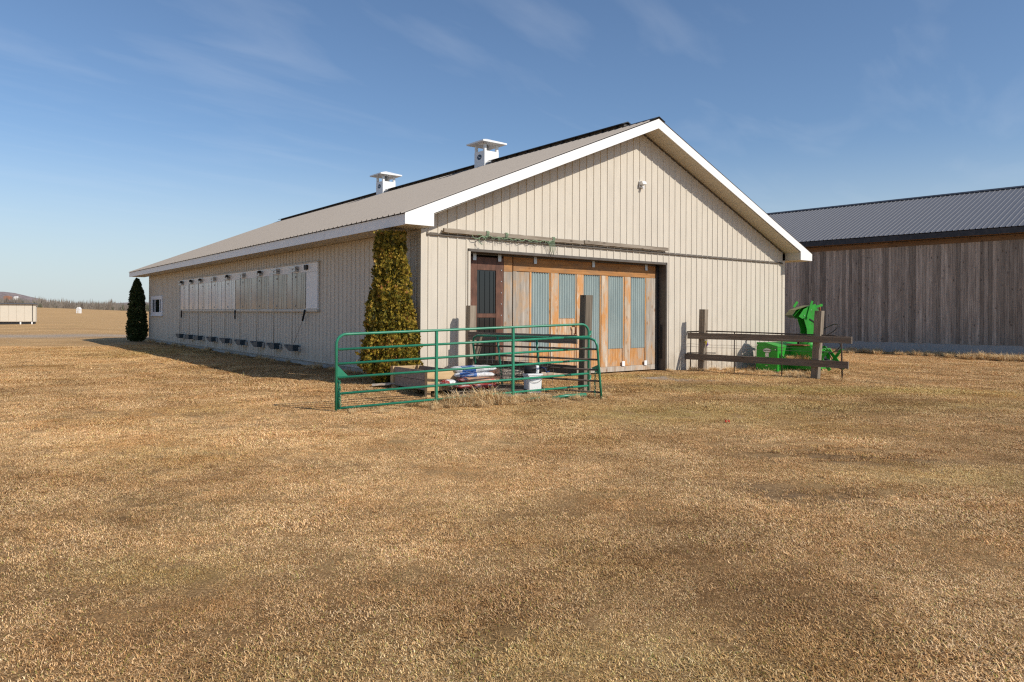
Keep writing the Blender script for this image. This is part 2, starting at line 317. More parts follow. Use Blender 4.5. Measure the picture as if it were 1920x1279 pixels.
def tag(o, label, cat, group=None, kind=None):
    o['label'] = label; o['category'] = cat
    if group: o['group'] = group
    if kind: o['kind'] = kind
    return o
def kind(o, k, label=None, cat=None):
    o['kind'] = k
    if label: o['label'] = label
    if cat: o['category'] = cat
    return o
def sst(x, a=0., b=1.):
    x = min(1, max(0, (x - a) / (b - a))); return x * x * (3 - 2 * x)
def ga2(x, y, cx, cy, sx, sy): return math.exp(-((x - cx) / sx) ** 2 - ((y - cy) / sy) ** 2)

# ------------------------------------------------------------------ ground
def gz(x, y):
    u, v = to_uv(x, y)
    z = .10 * sst(u, -4, -1.2) * sst(v, -2.5, .3) * (1 - sst(u, .6, 2.5))
    z += -.07 * sst(u, 8, 12) * (1 - sst(u, 22, 27) * .5)
    if y > 40:
        s = sst(y, 40, 300) * .35 + .65 * min(1, max(0, (y - 45) / 255))
        e = min(7., max(.6, 2.35 + (-158 - x) * .034))
        z += s * e
        if y > 305: z -= min(9, (y - 305) * .05)
    # uneven tussocky ground
    if -3 < y < 60 and abs(x) < 60:
        k = noise.noise(Vector((x * .55, y * .55, 0))) * .022 + noise.noise(Vector((x * 1.9, y * 1.9, 3))) * .010
        z += k * (1 - sst(y, 35, 60))
    z -= .07 * ga2(x, y, 3.75, 8.55, .75, .22) - .05 * ga2(x, y, 3.9, 9.1, 1.1, .35)
    z -= .05 * ga2(x, y, 3.1, 6.7, .5, .25)
    z += .05 * ga2(x, y, 2.6, 16.2, 1.0, .6) - .11 * ga2(x, y, 9.2, 22.9, 3, 1.9)
    return z
def lawn_tone(x, y):
    n = .5 + .42 * noise.noise(Vector((x * .35, y * .35, 11))) + .36 * noise.noise(Vector((x * 1.1, y * 1.1, 5))) + .34 * noise.noise(Vector((x * 3.1, y * 3.1, 9)))
    n += .22 * ga2(x, y, -3.5, 11.5, 6, 3.2) + .2 * ga2(x, y, 0, 9, 6, 2.2) - .35 * ga2(x, y, 4.2, 8.3, 1.5, .35) - .2 * ga2(x, y, 2.6, 7.0, 1, .4) - .05 * sst(x, .5, 4) * (1 - sst(y, 8, 12)) - .05 * (1 - sst(y, 3.6, 7)) - .12 * sst(x, 3, 9) * (1 - sst(y, 13, 18)) + .15 * sst(y, 18, 30) + .34 * ga2(x, y, 2.9, 4.6, .8, .7) + .34 * ga2(x, y, .9, 3.7, .45, .3) + .3 * ga2(x, y, 2.2, 3.7, .5, .5)
    return min(1, max(0, n))
def axis(lo, hi, a, b, st, grow=1.16):
    xs = [a + i * st for i in range(int((b - a) / st) + 1)]
    d = st; x = xs[-1]
    while x < hi: d *= grow; x += d; xs.append(min(x, hi))
    d = st; x = a; pre = []
    while x > lo: d *= grow; x -= d; pre.append(max(x, lo))
    return pre[::-1] + xs
XS = axis(-3000, 3000, -20, 20, .2); YS = axis(-60, 3500, 1.5, 36, .2, 1.1)
GV = [(x, y, gz(x, y)) for y in YS for x in XS]; nx = len(XS)
GF = [(j * nx + i, j * nx + i + 1, (j + 1) * nx + i + 1, (j + 1) * nx + i) for j in range(len(YS) - 1) for i in range(nx - 1)]
me = bpy.data.meshes.new('ground'); me.from_pydata(GV, [], GF); me.polygons.foreach_set('use_smooth', [True] * len(GF)); me.materials.append(M['lawn'])
DIRT = [(3.75, 8.5, 1.0, .3, .9), (4.6, 8.2, .7, .25, .7), (2.9, 6.6, .7, .3, .8), (2.2, 7.0, .5, .3, .55), (5.2, 9.6, .9, .4, .5), (1.3, 15.6, 1.3, .5, .6), (3.2, 16.4, 1.2, .5, .75), (4.6, 17.2, 1.2, .5, .7),
        (6.2, 17.6, 1.6, .5, .55), (2.4, 13.8, 1.3, .4, .4), (4.4, 14.4, 1.5, .5, .45), (-5, 40.5, 3, .4, .6), (8.4, 9.4, 1.6, .5, .55), (9.6, 6.4, 2, .8, .5), (5.6, 12.4, 1.4, .5, .45), (7.6, 20.6, 1.8, .7, .6),
        (-1.2, 15.0, 1.6, 1.0, .5), (9.3, 18.6, .8, .4, .5), (6.6, 6.0, 1.3, .6, .45), (4.8, 4.6, 1.0, .5, .4)]
def dirt(x, y):
    u, v = to_uv(x, y)
    d = sum(k * ga2(x, y, a, b_, s1, s2) for a, b_, s1, s2, k in DIRT)
    d += .75 * math.exp(-((u + .3) / .55) ** 2) if -1 < v < LN else 0
    uu, vv = (x - 16.5) * .745 + (y - 35.5) * .667, 0
    d += .8 * math.exp(-((uu + .5) / .7) ** 2) if x > 8 else 0
    return min(1, d)
GREEN = [(2.6, 12.0, 2.2, 1.2, .6), (5.2, 16.2, 2.6, 1.0, .6), (9, 16.0, 3, 1.0, .45), (6, 13.2, 3, 1, .3), (10, 13.4, 2.5, .8, .3), (-2.2, 4.6, .6, .3, .45), (-1.0, 3.3, .4, .2, .35), (3.6, 19.4, 3, .8, .5), (-12, 30, 5, 4, .4), (0.5, 3.4, 1, .4, .4), (5, 7.4, 1.2, .6, .35)]
def green(x, y): return min(1, sum(k * ga2(x, y, a, b_, s1, s2) for a, b_, s1, s2, k in GREEN))
def gravel(x, y):
    g = .95 * ga2(x, y, 3.75, 18.9, .95, .55) + .6 * ga2(x, y, 4.7, 18.3, .9, .4)
    u, v = to_uv(x, y)
    if y > 35:    # farm track beyond the far tree
        yc = 47 + max(0, (-x - 20)) * .10
        g += .9 * math.exp(-((y - yc) / 2.6) ** 2) * (1 if x < -8 else 0)
    return min(1, g)
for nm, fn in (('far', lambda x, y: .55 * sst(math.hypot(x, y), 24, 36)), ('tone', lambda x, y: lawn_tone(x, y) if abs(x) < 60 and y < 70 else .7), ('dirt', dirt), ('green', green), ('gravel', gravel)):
    a = me.attributes.new(nm, 'FLOAT', 'POINT'); a.data.foreach_set('value', [fn(p[0], p[1]) if nm in ('far', 'tone') or (abs(p[0]) < 250 and p[1] < 200) else 0. for p in GV])
kind(put('ground', me), 'structure')

# ------------------------------------------------------------------ the barn
BARN = thing('barn', 'long beige metal-clad barn with white eaves and a wide wooden sliding door', 'barn', C0, ROT)
RIB = .26; ZS = .265; ZT = 3.475; ZE = 3.557; SL = .418; ZAP = 6.887
D0, D1, DH, DR = 1.322, 8.335, 3.15, .3
def wall_top(u): return ZAP - SL * abs(u - W / 2)
def profile(a, b, first=0.):
    """columns of a ribbed sheet between a and b: (pos, height)"""
    cols = {a: 0., b: 0.}
    k = math.ceil((a - first - .03) / RIB)
    while first + k * RIB < b + .03:
        c = first + k * RIB
        for d, h in ((-.023, 0), (-.013, .018), (.013, .018), (.023, 0)):
            if a < c + d < b: cols[c + d] = h
        for e in (.087, .173):
            for d, h in ((-.014, 0), (0, .003), (.014, 0)):
                if a < c + e + d < b: cols[c + e + d] = h
        k += 1
    return sorted(cols.items())
def sheet(cols, lo, hi, place):
    mb = MB(); vs = []; n = len(cols)
    for p, h in cols: vs += [place(p, h, lo(p)), place(p, h, hi(p))]
    return mb.add(vs, [(2 * i, 2 * i + 2, 2 * i + 3, 2 * i + 1) for i in range(n - 1)])
PW = RIB * 3
# gable cladding
nP = int(math.ceil((W - .2) / PW)); first = .184
edges = [.10] + [first + .13 + PW * i for i in range(0, 30) if .3 < first + .13 + PW * i < W - .3] + [W - .10]
gp = lambda p, h, z: (p, -.004 - h, z)
for a, b_ in zip(edges[:-1], edges[1:]):
    segs = []
    if b_ <= D0 or a >= D1: segs = [(a, b_, lambda p: -.12)]
    else:
        if a < D0: segs.append((a, D0, lambda p: -.12))
        segs.append((max(a, D0), min(b_, D1), lambda p: DH))
        if b_ > D1: segs.append((D1, b_, lambda p: -.12))
    for s0, s1, lo in segs:
        sheet(profile(s0, s1, first), lo, lambda p: ZT, gp).obj('cladding_panel', 'siding', BARN)
    cols = profile(a, b_, first); 
    if a < W / 2 < b_ and W / 2 not in dict(cols): cols = sorted(cols + [(W / 2, 0.)])
    sheet(cols, lambda p: ZT, lambda p: wall_top(p), gp).obj('cladding_panel', 'siding', BARN)
# left wall cladding: equal sheets share one mesh
lp = lambda p, h, z: (-.004 - h, p, z)
nL = int((LN - .2) / PW); me_l = sheet(profile(0, PW, RIB / 2), lambda p: ZS, lambda p: ZE, lp).mesh('cladding_panel', 'siding')
for i in range(nL): put('cladding_panel', me_l, BARN, (0, .1 + i * PW, 0))
r_ = .1 + nL * PW
if LN - .1 - r_ > .05: sheet(profile(0, LN - .1 - r_, RIB / 2), lambda p: ZS, lambda p: ZE, lp).obj('cladding_panel', 'siding', BARN, loc=(0, r_, 0))
# core of the walls
mb = MB(); K = .03
mb.bx(K, D0 - .02, K, .3, -.5, ZE); mb.bx(D1 + .02, W - K, K, .3, -.5, ZE); mb.bx(D0 - .02, D1 + .02, K, .3, DH + .02, ZE)
mb.prism([(K, ZE), (W - K, ZE), (W - K, wall_top(W) - .01), (W / 2, ZAP - .01), (K, wall_top(0) - .01)], .27, 'y', K)
mb.bx(K, .25, .3, LN - .3, -.5, ZE); mb.bx(W - .25, W - K, .3, LN - .3, -.5, ZE); mb.bx(K, W - K, LN - .3, LN - .02, -.5, ZE)
mb.prism([(K, ZE), (W - K, ZE), (W - K, wall_top(W) - .01), (W / 2, ZAP - .01), (K, wall_top(0) - .01)], .28, 'y', LN - .3)
mb.obj('wall', 'siding', BARN)
# corner trims, drip trim, base trim
for (x0, x1, y0, y1) in ((-.03, .10, -.03, .003), (-.03, .003, .003, .11)): pass
MB().prism([(-.03, -.03), (.105, -.03), (.105, -.006), (-.006, -.006), (-.006, .11), (-.03, .11)], ZE - .14, 'z', .14).obj('corner_trim', 'siding', BARN)
MB().prism([(W + .03, -.03), (W - .105, -.03), (W - .105, -.006), (W + .006, -.006), (W + .006, .11), (W + .03, .11)], 2.75, 'z', -.15).obj('corner_trim', 'siding', BARN)
MB().prism([(-.03, LN + .03), (.105, LN + .03), (.105, LN), (-.006, LN), (-.006, LN - .11), (-.03, LN - .11)], ZE - .2, 'z', .2).obj('corner_trim', 'siding', BARN)
MB().bx(W - .11, W + .03, -.033, -.0065, 2.61, 3.55).obj('corner_trim', 'siding', BARN)
MB().prism([(-.004, ZT - .018), (-.055, ZT - .034), (-.055, ZT - .022), (-.004, ZT + .03)], W - .22, 'x', .11).obj('drip_trim', 'darktrim', BARN)
MB().prism([(.006, ZS - .02), (-.045, ZS - .03), (-.045, ZS - .014), (.006, ZS + .02)], LN - .12, 'y', .06).obj('base_trim', 'siding', BARN)
# foundation
bme = MB().bx(0, .2, .004, .396, -.14, .055).mesh('concrete_block', 'block', .006)
nb = int((LN - .04) / .4)
for i in range(nb):
    put('concrete_block', bme, BARN, (.012, .02 + i * .4, .19))
    put('concrete_block', bme, BARN, (.012 + random.uniform(-.002, .002), .02 + i * .4 - (.2 if i else 0), -.01))
MB().bx(.04, .24, .3, LN - .2, -.6, .24).obj('foundation', 'concrete', BARN)
MB().bx(.35, D1 + .1, -.34, .45, -.5, -.02).obj('door_sill', 'concrete', BARN, .01)
# roof
OE, OG, OB = .77, .62, 1.2
RU0 = -OE - .04; ZR0 = 3.80; 
def roof_z(u): return 7.175 - SL * abs(u - W / 2)
ns = math.hypot(W / 2 - RU0, roof_z(W / 2) - roof_z(RU0)); ang = math.atan(SL)
nR = int((LN + OG + OB) / PW)
rp_ = lambda p, h, s: (s * cos(ang) - h * sin(ang), p, s * sin(ang) + h * cos(ang))
PWR = (LN + OG + OB) / nR
prof = [(p * PWR / PW, h * 1.8) for p, h in profile(0, PW, RIB / 2)]
rme = sheet(prof, lambda p: 0, lambda p: ns, rp_).mesh('roof_panel', 'roof')
rmr = sheet(prof, lambda p: 0, lambda p: ns, lambda p, h, s: (-(s * cos(ang) - h * sin(ang)), p, s * sin(ang) + h * cos(ang))).mesh('roof_panel', 'roof')
for i in range(nR):
    put('roof_panel', rme, BARN, (RU0, -OG - .01 + i * PWR, roof_z(RU0)))
    put('roof_panel', rmr, BARN, (W - RU0, -OG - .01 + i * PWR, roof_z(RU0)))
MB().prism([(-OE + .03, 3.60), (W / 2, 7.10), (W + OE - .03, 3.60), (W + OE - .03, 3.70), (W / 2, 7.14), (-OE + .03, 3.70)], LN + OG + OB - .1, 'y', -OG + .05).obj('roof_deck', 'darktrim', BARN)
# fascias
for sg in (0, 1):
    mu = (lambda u: u) if not sg else (lambda u: W - u)
    poly = [(-OE, ZE), (-.05, ZE), (-.05, wall_top(0) + .01), (W / 2, ZAP), (W / 2, 7.15), (-OE, 3.79)]
    for nm, y0 in (('rake_fascia', -OG), ('rake_fascia', LN + OB - .03)):
        MB().prism([(mu(a), z) for a, z in poly], .03, 'y', y0).obj(nm, 'white', BARN)
    n = 9; tot = LN + OG + OB - .064
    for i in range(n):
        a = -OG + .032 + tot * i / n; e = a + tot / n - .006
        x0, x1 = sorted((mu(-OE), mu(-OE + .03))); MB().bx(x0, x1, a, e, ZE - .012, 3.775).obj('eave_fascia', 'white', BARN)
        x0, x1 = sorted((mu(-OE + .032), mu(-.035))); MB().bx(x0, x1, a, e, ZE, ZE + .02).obj('eave_soffit', 'soffit', BARN)
        if i == 0: x0, x1 = sorted((mu(-.07), mu(-.045))); MB().bx(x0, x1, -OG + .035, -.03, ZE + .022, wall_top(0) + .02).obj('return_side', 'soffit', BARN)
    # sloping soffit boards under the rake
    st = .40; L_ = (W / 2 + .04) / cos(ang); k = 0; sme = None
    bw = L_ / 20
    sme = MB().bx(.002, bw - .003, 0, OG - .04, 0, .012).add([], []).mesh('soffit_board', 'soffit', .003)
    for i in range(20):
        s = i * bw
        if not sg: put('soffit_board', sme, BARN, (-.04 + s * cos(ang), -OG + .033, wall_top(-.04) + s * sin(ang)), (0, -ang, 0))
        else: put('soffit_board', sme, BARN, (W + .04 - (s + bw) * cos(ang), -OG + .033, wall_top(-.04) + (s + bw) * sin(ang)), (0, ang, 0))
# j-channel under the rake (dark shadow line)
for sg in (0, 1):
    mu = (lambda u: u) if not sg else (lambda u: W - u)
    MB().prism([(mu(0), wall_top(0) - .05), (mu(W / 2), ZAP - .05), (mu(W / 2), ZAP - .012), (mu(0), wall_top(0) - .012)], .022, 'y', -.032).obj('rake_trim', 'darktrim', BARN)
# ridge cap and raised ridge vents
MB().prism([(W / 2 - .26, roof_z(W / 2 - .26) + .026), (W / 2, roof_z(W / 2) + .03), (W / 2 + .26, roof_z(W / 2 - .26) + .026), (W / 2 + .26, roof_z(W / 2 - .26) + .036), (W / 2, roof_z(W / 2) + .042), (W / 2 - .26, roof_z(W / 2 - .26) + .036)], LN + OG + OB, 'y', -OG - .02).obj('ridge_cap', 'ridge', BARN)
for a, e in ((.55, 7.25), (8.02, 15.12), (15.9, LN + .4)):
    rz0 = roof_z(W / 2)
    mb = MB().prism([(W / 2 - .24, rz0 + .03), (W / 2, rz0 + .115), (W / 2 + .24, rz0 + .03), (W / 2 + .24, rz0 + .055), (W / 2, rz0 + .145), (W / 2 - .24, rz0 + .055)], e - a, 'y', a)
    for k in range(int((e - a) / .6)):
        mb.bx(W / 2 - .16, W / 2 - .13, a + .3 + k * .6, a + .33 + k * .6, rz0 - .06, rz0 + .07)
    mb.obj('ridge_vent', 'ridge', BARN)
    MB().bx(W / 2 - .11, W / 2 + .11, a + .06, e - .05, rz0 - .04, rz0 + .075).obj('ridge_vent_core', 'darktrim', BARN)
# chimneys (square ventilation stacks) > cap, leg, emblem
def text_mesh(s, size, name, mat, shear=0.):
    c = bpy.data.curves.new(name, 'FONT'); c.body = s; c.size = size; c.align_x = 'CENTER'; c.align_y = 'CENTER'; c.extrude = .0015; c.shear = shear; c.offset = size * .012; c.resolution_u = 3
    o = bpy.data.objects.new('tmp_' + name, c); C.objects.link(o); bpy.context.view_layer.update()
    m = bpy.data.meshes.new_from_object(o.evaluated_get(bpy.context.evaluated_depsgraph_get())); C.objects.unlink(o); bpy.data.objects.remove(o)
    m.name = name; m.materials.clear(); m.materials.append(M[mat]); return m
def oval(rx, rz, n=28): return [(rx * cos(2 * pi * k / n), rz * sin(2 * pi * k / n)) for k in range(n)]
for vc in (7.32 + .324, 15.18 + .324):
    h = .324; zt = 7.63
    mb = MB().bx(-h, h, -h, h, 6.95, zt)
    ch = mb.obj('chimney', 'white', BARN, .006, (W / 2, vc, 0))
    R = .54; zc = 7.90
    MB().add([(-R, -R, zc), (R, -R, zc), (R, R, zc), (-R, R, zc), (-R, -R, zc + .055), (R, -R, zc + .055), (R, R, zc + .055), (-R, R, zc + .055), (-.03, -.03, zc + .235), (.03, -.03, zc + .235), (.03, .03, zc + .235), (-.03, .03, zc + .235)],
             [(3, 2, 1, 0), (0, 1, 5, 4), (1, 2, 6, 5), (2, 3, 7, 6), (3, 0, 4, 7), (4, 5, 9, 8), (5, 6, 10, 9), (6, 7, 11, 10), (7, 4, 8, 11), (8, 9, 10, 11)]).obj('cap', 'white', ch)
    for sx in (-1, 1):
        for sy in (-1, 1): MB().bx(sx * .27 - .045, sx * .27 + .045, sy * .27 - .045, sy * .27 + .045, zt - .002, zc + .002).obj('leg', 'white', ch)
    MB().tube([(0, 0, zt - .3), (0, 0, zc)], .07, 12).obj('vent_pipe', 'galv', ch)
    e = MB().prism([(a, b_) for a, b_ in oval(.14, .10)], .004, 'x', -h - .005).obj('emblem', 'navy', ch, loc=(0, 0, 7.42))
    MB().prism([(-.10, -.035), (-.02, -.012), (.02, .022), (.105, .045), (.06, .012), (.0, -.022), (-.06, -.045)], .004, 'x', -h - .009).obj('emblem', 'labelw', ch, loc=(0, 0, 7.42))
# security lamp high on the gable
lm = MB().bx(-.10, .10, -.045, -.02, -.11, .11).obj('wall_lamp', 'white', BARN, .008, (7.24, 0, 5.38)); lm.scale = (.88, .9, .9)
MB().prism([(-.05, .10), (-.16, .09), (-.19, .0), (-.17, -.02), (-.05, -.02)], .19, 'x', -.095).obj('lamp_hood', 'white', lm, .01)
MB().tube([(0, -.09, -.02), (0, -.09, -.10)], .035, 10).obj('sensor_neck', 'white', lm)
MB().tube([(0, -.07, -.09), (0, -.15, -.12)], .05, 12).obj('motion_sensor', 'white', lm)

# ---- sliding door in its deep opening
mb = MB(); mb.bx(D1 - .002, D1 + .06, -.035, DR + .1, -.3, DH + .05); mb.obj('door_jamb', 'darktrim', BARN)
MB().bx(D0 - .06, D0 + .002, -.035, DR + .1, -.3, DH + .05).obj('door_jamb', 'siding', BARN)
MB().bx(D0 - .06, D1 + .06, -.035, DR + .1, DH - .02, DH + .045).obj('door_head', 'darktrim', BARN)
MB().bx(D1 - .11, D1 - .03, DR - .07, DR + .05, -.1, DH - .03).obj('track_post', 'black', BARN)
MB().bx(D1 - .02, D1 + .02, DR - .2, DR - .12, .35, 1.35).obj('door_latch_bar', 'black', BARN)
MB().bx(D0 + .05, D1 - .05, DR - .035, DR + .02, DH - .06, DH - .024).obj('door_track', 'darktrim', BARN)
MB().bx(D0, D1, .72, .75, -.1, DH).obj('door_backing', 'darktrim', BARN)
DA = put('door', MB().bx(1.36, 2.54, DR + .02, DR + .05, .02, 3.05).mesh('door', 'rust'), BARN)
DB = put('door', MB().bx(2.85, 8.24, DR + .045, DR + .07, .02, 3.05).mesh('door', 'orange'), BARN)
DA['label'] = 'rusty brown door leaf with a dark glass light'; DB['label'] = 'weathered plywood sliding door with corrugated plastic lights'
def dpart(nm, mat, par, u0, u1, z0, z1, y0=-.0, y1=.045, bev=.003): return MB().bx(u0, u1, DR + y0, DR + y1, z0, z1).obj(nm, mat, par, bev)
# brown leaf
for u0, u1 in ((1.36, 1.737), (2.305, 2.54)): dpart('stile', 'rust', DA, u0, u1, .03, 3.04, -.02, .018)
for z0, z1 in ((.03, .5), (2.725, 3.04), (1.56, 1.66)): dpart('rail', 'rust', DA, 1.74, 2.302, z0, z1, -.018, .018)
for z0, z1 in ((.503, 1.557), (1.663, 2.722)): dpart('pane', 'glass', DA, 1.74, 2.302, z0, z1, .0, .018, 0)
for u in (1.82, 1.98, 2.13, 2.25): dpart('plastic_strip', 'glass', DA, u - .003, u + .003, .55, 2.7, -.012, -.002, 0)
dpart('rail', 'ply', DA, 2.542, 2.81, .03, 2.71, -.03, .03); dpart('rail', 'orangex', DA, 2.542, 2.81, 2.713, 3.12, -.03, .03)
for i in range(9): MB().tube([(2.47, DR - .03, .5 + i * .28), (2.47, DR - .018, .5 + i * .28)], .014, 8).obj('bolt', 'galv', DA)
# big leaf
dpart('stile', 'ply', DB, 2.85, 2.955, .03, 2.735, -.02)
dpart('panel', 'ply', DB, 2.96, 3.385, .18, 2.735, .0)
dpart('stile', 'orange', DB, 3.388, 3.45, .18, 2.735, -.015)
PANES = [(3.455, 4.06), (4.40, 4.99), (5.31, 5.92), (6.255, 6.85), (7.175, 7.775)]
for a, e in ((4.063, 4.397), (4.993, 5.307), (5.923, 6.252), (6.853, 7.172)):
    w_ = e - a
    dpart('stile', 'stile', DB, a + .045, e - .045, .18, 2.735, -.03); dpart('stile', 'orange', DB, a, a + .043, .18, 2.735, -.01); dpart('stile', 'orange', DB, e - .043, e, .18, 2.735, -.01)
dpart('stile', 'ply', DB, 7.82, 8.235, .18, 2.735, -.025); dpart('stile', 'orange', DB, 7.778, 7.818, .18, 2.735, -.015)
dpart('rail', 'orangex', DB, 2.85, 8.235, 2.74, 3.12, -.02)
dpart('rail', 'ply', DB, 2.96, 8.235, .03, .176, -.025)
def corr(nm, mat, par, a, e, z0, z1, amp=.02, pitch=.0871):
    n = int((e - a) / pitch * 6); vs = []
    for i in range(n + 1):
        x = a + (e - a) * i / n; y = DR + .012 + amp * sin((x - a) / pitch * 2 * pi); vs += [(x, y, z0), (x, y, z1)]
    mb = MB(); mb.add(vs, [(2 * i, 2 * i + 2, 2 * i + 3, 2 * i + 1) for i in range(n)], True); return mb.obj(nm, mat, par)
for i, (a, e) in enumerate(PANES):
    zb = 1.545 if i == 1 else .685
    corr('pane', 'pane', DB, a, e, zb, 2.735)
    if i == 1: corr('panel', 'stile', DB, a, e, .685, 1.54, .006)
    corr('panel', 'orange', DB, a, e, .18, .68, .006)
for u, z in ((6.842, .258), (7.78, .245)): MB().bx(u - .055, u + .055, DR - .055, DR - .035, z - .08, z + .06).obj('cleat', 'pail', DB)
hk = MB().tube([(4.93, DR - .03, 1.12), (4.93, DR - .09, 1.12), (4.93, DR - .09, 1.30), (4.90, DR - .09, 1.33), (4.86, DR - .03, 1.33)], .02, 8).obj('handle', 'redrust', DB)
for u, p in ((1.642, DA), (2.40, DA), (3.552, DB), (5.639, DB), (7.797, DB)):
    MB().bx(u - .05, u + .05, DR - .05, DR - .03, DH - .20, DH - .02).obj('hanger', 'galv', p, .004)

# ---- small vinyl window at the far end of the left wall
WN = put('window', MB().bx(-.03, .0, 25.04, 27.47, 1.50, 2.48).mesh('window', 'vinyl', .004), BARN)
wy0, wy1, wz0, wz1 = 25.04, 27.47, 1.50, 2.48
for y0, y1, z0, z1 in ((wy0, wy1, 2.30, 2.48), (wy0, wy1, 1.50, 1.66), (wy0, wy0 + .2, 1.66, 2.30), (wy1 - .33, wy1, 1.66, 2.30)): MB().bx(-.075, -.03, y0, y1, z0, z1).obj('frame', 'vinyl', WN, .004)
for y in (25.55, 26.62): MB().bx(-.065, -.03, y - .05, y + .05, 1.66, 2.30).obj('sash', 'vinyl', WN, .003)
for y0, y1 in ((25.24, 25.5), (25.6, 26.57), (26.67, 27.14)): MB().bx(-.045, -.032, y0, y1, 1.66, 2.30).obj('pane', 'glass', WN)
MB().bx(-.10, -.03, wy0 - .03, wy1 + .03, 1.455, 1.5).obj('sill', 'vinyl', WN, .004)

# ---- long ventilation window: white surround, plastic panels, hanging rods and blue-grey hoods
V0, V1 = 5.66, 21.37
VW = put('ventilation_window', MB().bx(-.05, -.027, V0, V1, 1.72, 3.12).mesh('ventilation_window', 'white', .004), BARN)
MB().bx(-.075, -.051, V0, V1, 2.86, 3.12).obj('head_board', 'white', VW, .004)
MB().bx(-.075, -.051, V0, 6.5, 1.78, 2.858).obj('end_board', 'white', VW, .004)
MB().bx(-.075, -.051, 21.27, V1, 1.78, 2.858).obj('end_board', 'white', VW, .004)
MB().bx(-.10, -.03, V0 - .02, V1 + .02, 1.69, 1.76).obj('sill', 'rod', VW, .004)
MB().prism([(-.003, 3.12), (-.10, 3.12), (-.10, 3.14), (-.003, 3.16)], V1 - V0 + .06, 'y', V0 - .03).obj('drip_cap', 'siding', VW)
RODS = [20.98, 19.37, 17.9, 15.95, 14.15, 12.35, 10.55, 8.95, 7.35]
pe = [6.52, 8.05, 9.7, 11.45, 13.2, 14.95, 16.7, 18.3, 19.9, 21.25]
for i_, (a, e) in enumerate(zip(pe[:-1], pe[1:])):
    n = 14; vs = []
    for i in range(n + 1):
        y = a + .02 + (e - a - .04) * i / n; bow = .018 * sin(pi * i / n)
        vs += [(-.078 - bow, y, 1.79), (-.078 - bow, y, 2.855)]
    MB().add(vs, [(2 * i, 2 * i + 2, 2 * i + 3, 2 * i + 1) for i in range(n)], True).obj('plastic_panel', 'poly' if i_ > 3 else 'poly_near', VW)  # far panels paler: grazing reflection put into the colour
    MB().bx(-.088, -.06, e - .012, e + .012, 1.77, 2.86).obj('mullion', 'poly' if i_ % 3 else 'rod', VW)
    for z in (1.87, 2.74): MB().tube([(-.09, (a + e) / 2, z), (-.115, (a + e) / 2, z)], .03, 8).obj('fixing', 'galv', VW)
hood = None
for i, y in enumerate(RODS):
    MB().tube([(-.17, y, .62), (-.17, y, 3.0)], .014, 8).obj('rod', 'rod', VW)
    MB().tube([(-.12, y - .55, 1.78), (-.12, y - .62, 2.85)], .006, 6).obj('cable', 'rod', VW)
    br = MB(); br.bx(-.16, -.076, y - .28, y - .20, 2.90, 3.06)
    for z in (2.92, 3.03): br.bx(-.20, -.17, y - .28, y + .22, z - .02, z + .02)
    br.bx(-.20, -.076, y - .28, y - .20, 2.95, 3.0); br.obj('bracket', 'galv', VW)
    if i in (0, 1, 2, 4, 6): MB().tube([(-.18, y - .17, 3.02), (-.18, y - .30, 3.02)], .05, 12).obj('pulley', 'black', VW)
    hm = MB().prism([(-.06, .66), (-.45, .66), (-.45, .70), (-.42, .71), (-.34, .62), (-.22, .50), (-.06, .44)], .36, 'y', -.30) if False else None
    # hood: a scoop tapering to a nose along the wall, on a bracket
    mb = MB().prism([(-.32, .68), (-.32, .50), (.0, .49), (.12, .53), (.40, .645), (.40, .68), (.10, .625), (.02, .68)], .20, 'x', -.27)
    mb.obj('hood', 'blue', VW, .006, (0, y, 0))
    MB().bx(-.10, -.025, y - .34, y - .22, .47, .63).obj('hood_bracket', 'galv', VW)
for y, dy in ((6.48, .35), (13.1, -.05), (20.9, -.1)):
    MB().tube([(-.12, y, 1.74), (-.13, y + dy * .4, 1.42)], .03, 8).obj('spring', 'black', VW)
    MB().tube([(-.13, y + dy * .4, 1.42), (-.16, y + dy * 2.2, .7)], .006, 5).obj('cable', 'wire', VW)
MB().bx(-.13, -.076, 6.35, 6.55, 2.93, 3.07).obj('pulley', 'black', VW)

# ------------------------------------------------------------------ planks hung above the door, twine
for (u0, u1, z, lab) in ((.535, 4.92, 3.565, 'longer grey weathered timber hung above the barn door, twine tied on it'), (4.95, 8.348, 3.58, 'shorter grey weathered timber hung above the right part of the barn door')):
    o = MB().plank((0, 0, 0), (u1 - u0, 0, 0), .05, .095, seg=24, jit=.006).obj('hung_timber', 'hungwood', None, 0, uv(u0, -.085, z), (0, 0, ROT))
    tag(o, lab, 'timber', 'timbers hung over the door')
    mb = MB()
    for k in range(3): a = (u1 - u0) * (.1 + .4 * k); mb.bx(a - .03, a + .03, .02, .055, -.03, .03)
    mb.obj('spacer', 'darktrim', o)
mb = MB()
pts = []
for i in range(60):
    u = 1.45 + (3.85 - 1.45) * i / 59
    pts.append((u, -.125 + .012 * sin(i * 1.7), 3.515 + .02 * sin(i * .9) - .03 * sin(pi * i / 59)))
mb.tube(pts, .007, 6)
for q in range(3):
    c = (1.73, 2.3, 3.82)[q]
    for k in range(3):
        mb.tube([(c + .03 * k + .05 * cos(a * pi / 5) * .4, -.085 - .05 * sin(a * pi / 5), 3.565 + .07 * cos(a * pi / 5)) for a in range(11)], .008, 5)
mb.tube([(1.6 + .10 * cos(a * pi / 8), -.12, 3.40 + .09 * sin(a * pi / 8)) for a in range(14)], .008, 5)
mb.tube([(1.30, -.1, 3.53), (1.36, -.11, 3.44), (1.46, -.11, 3.43), (1.55, -.11, 3.47)], .008, 5)
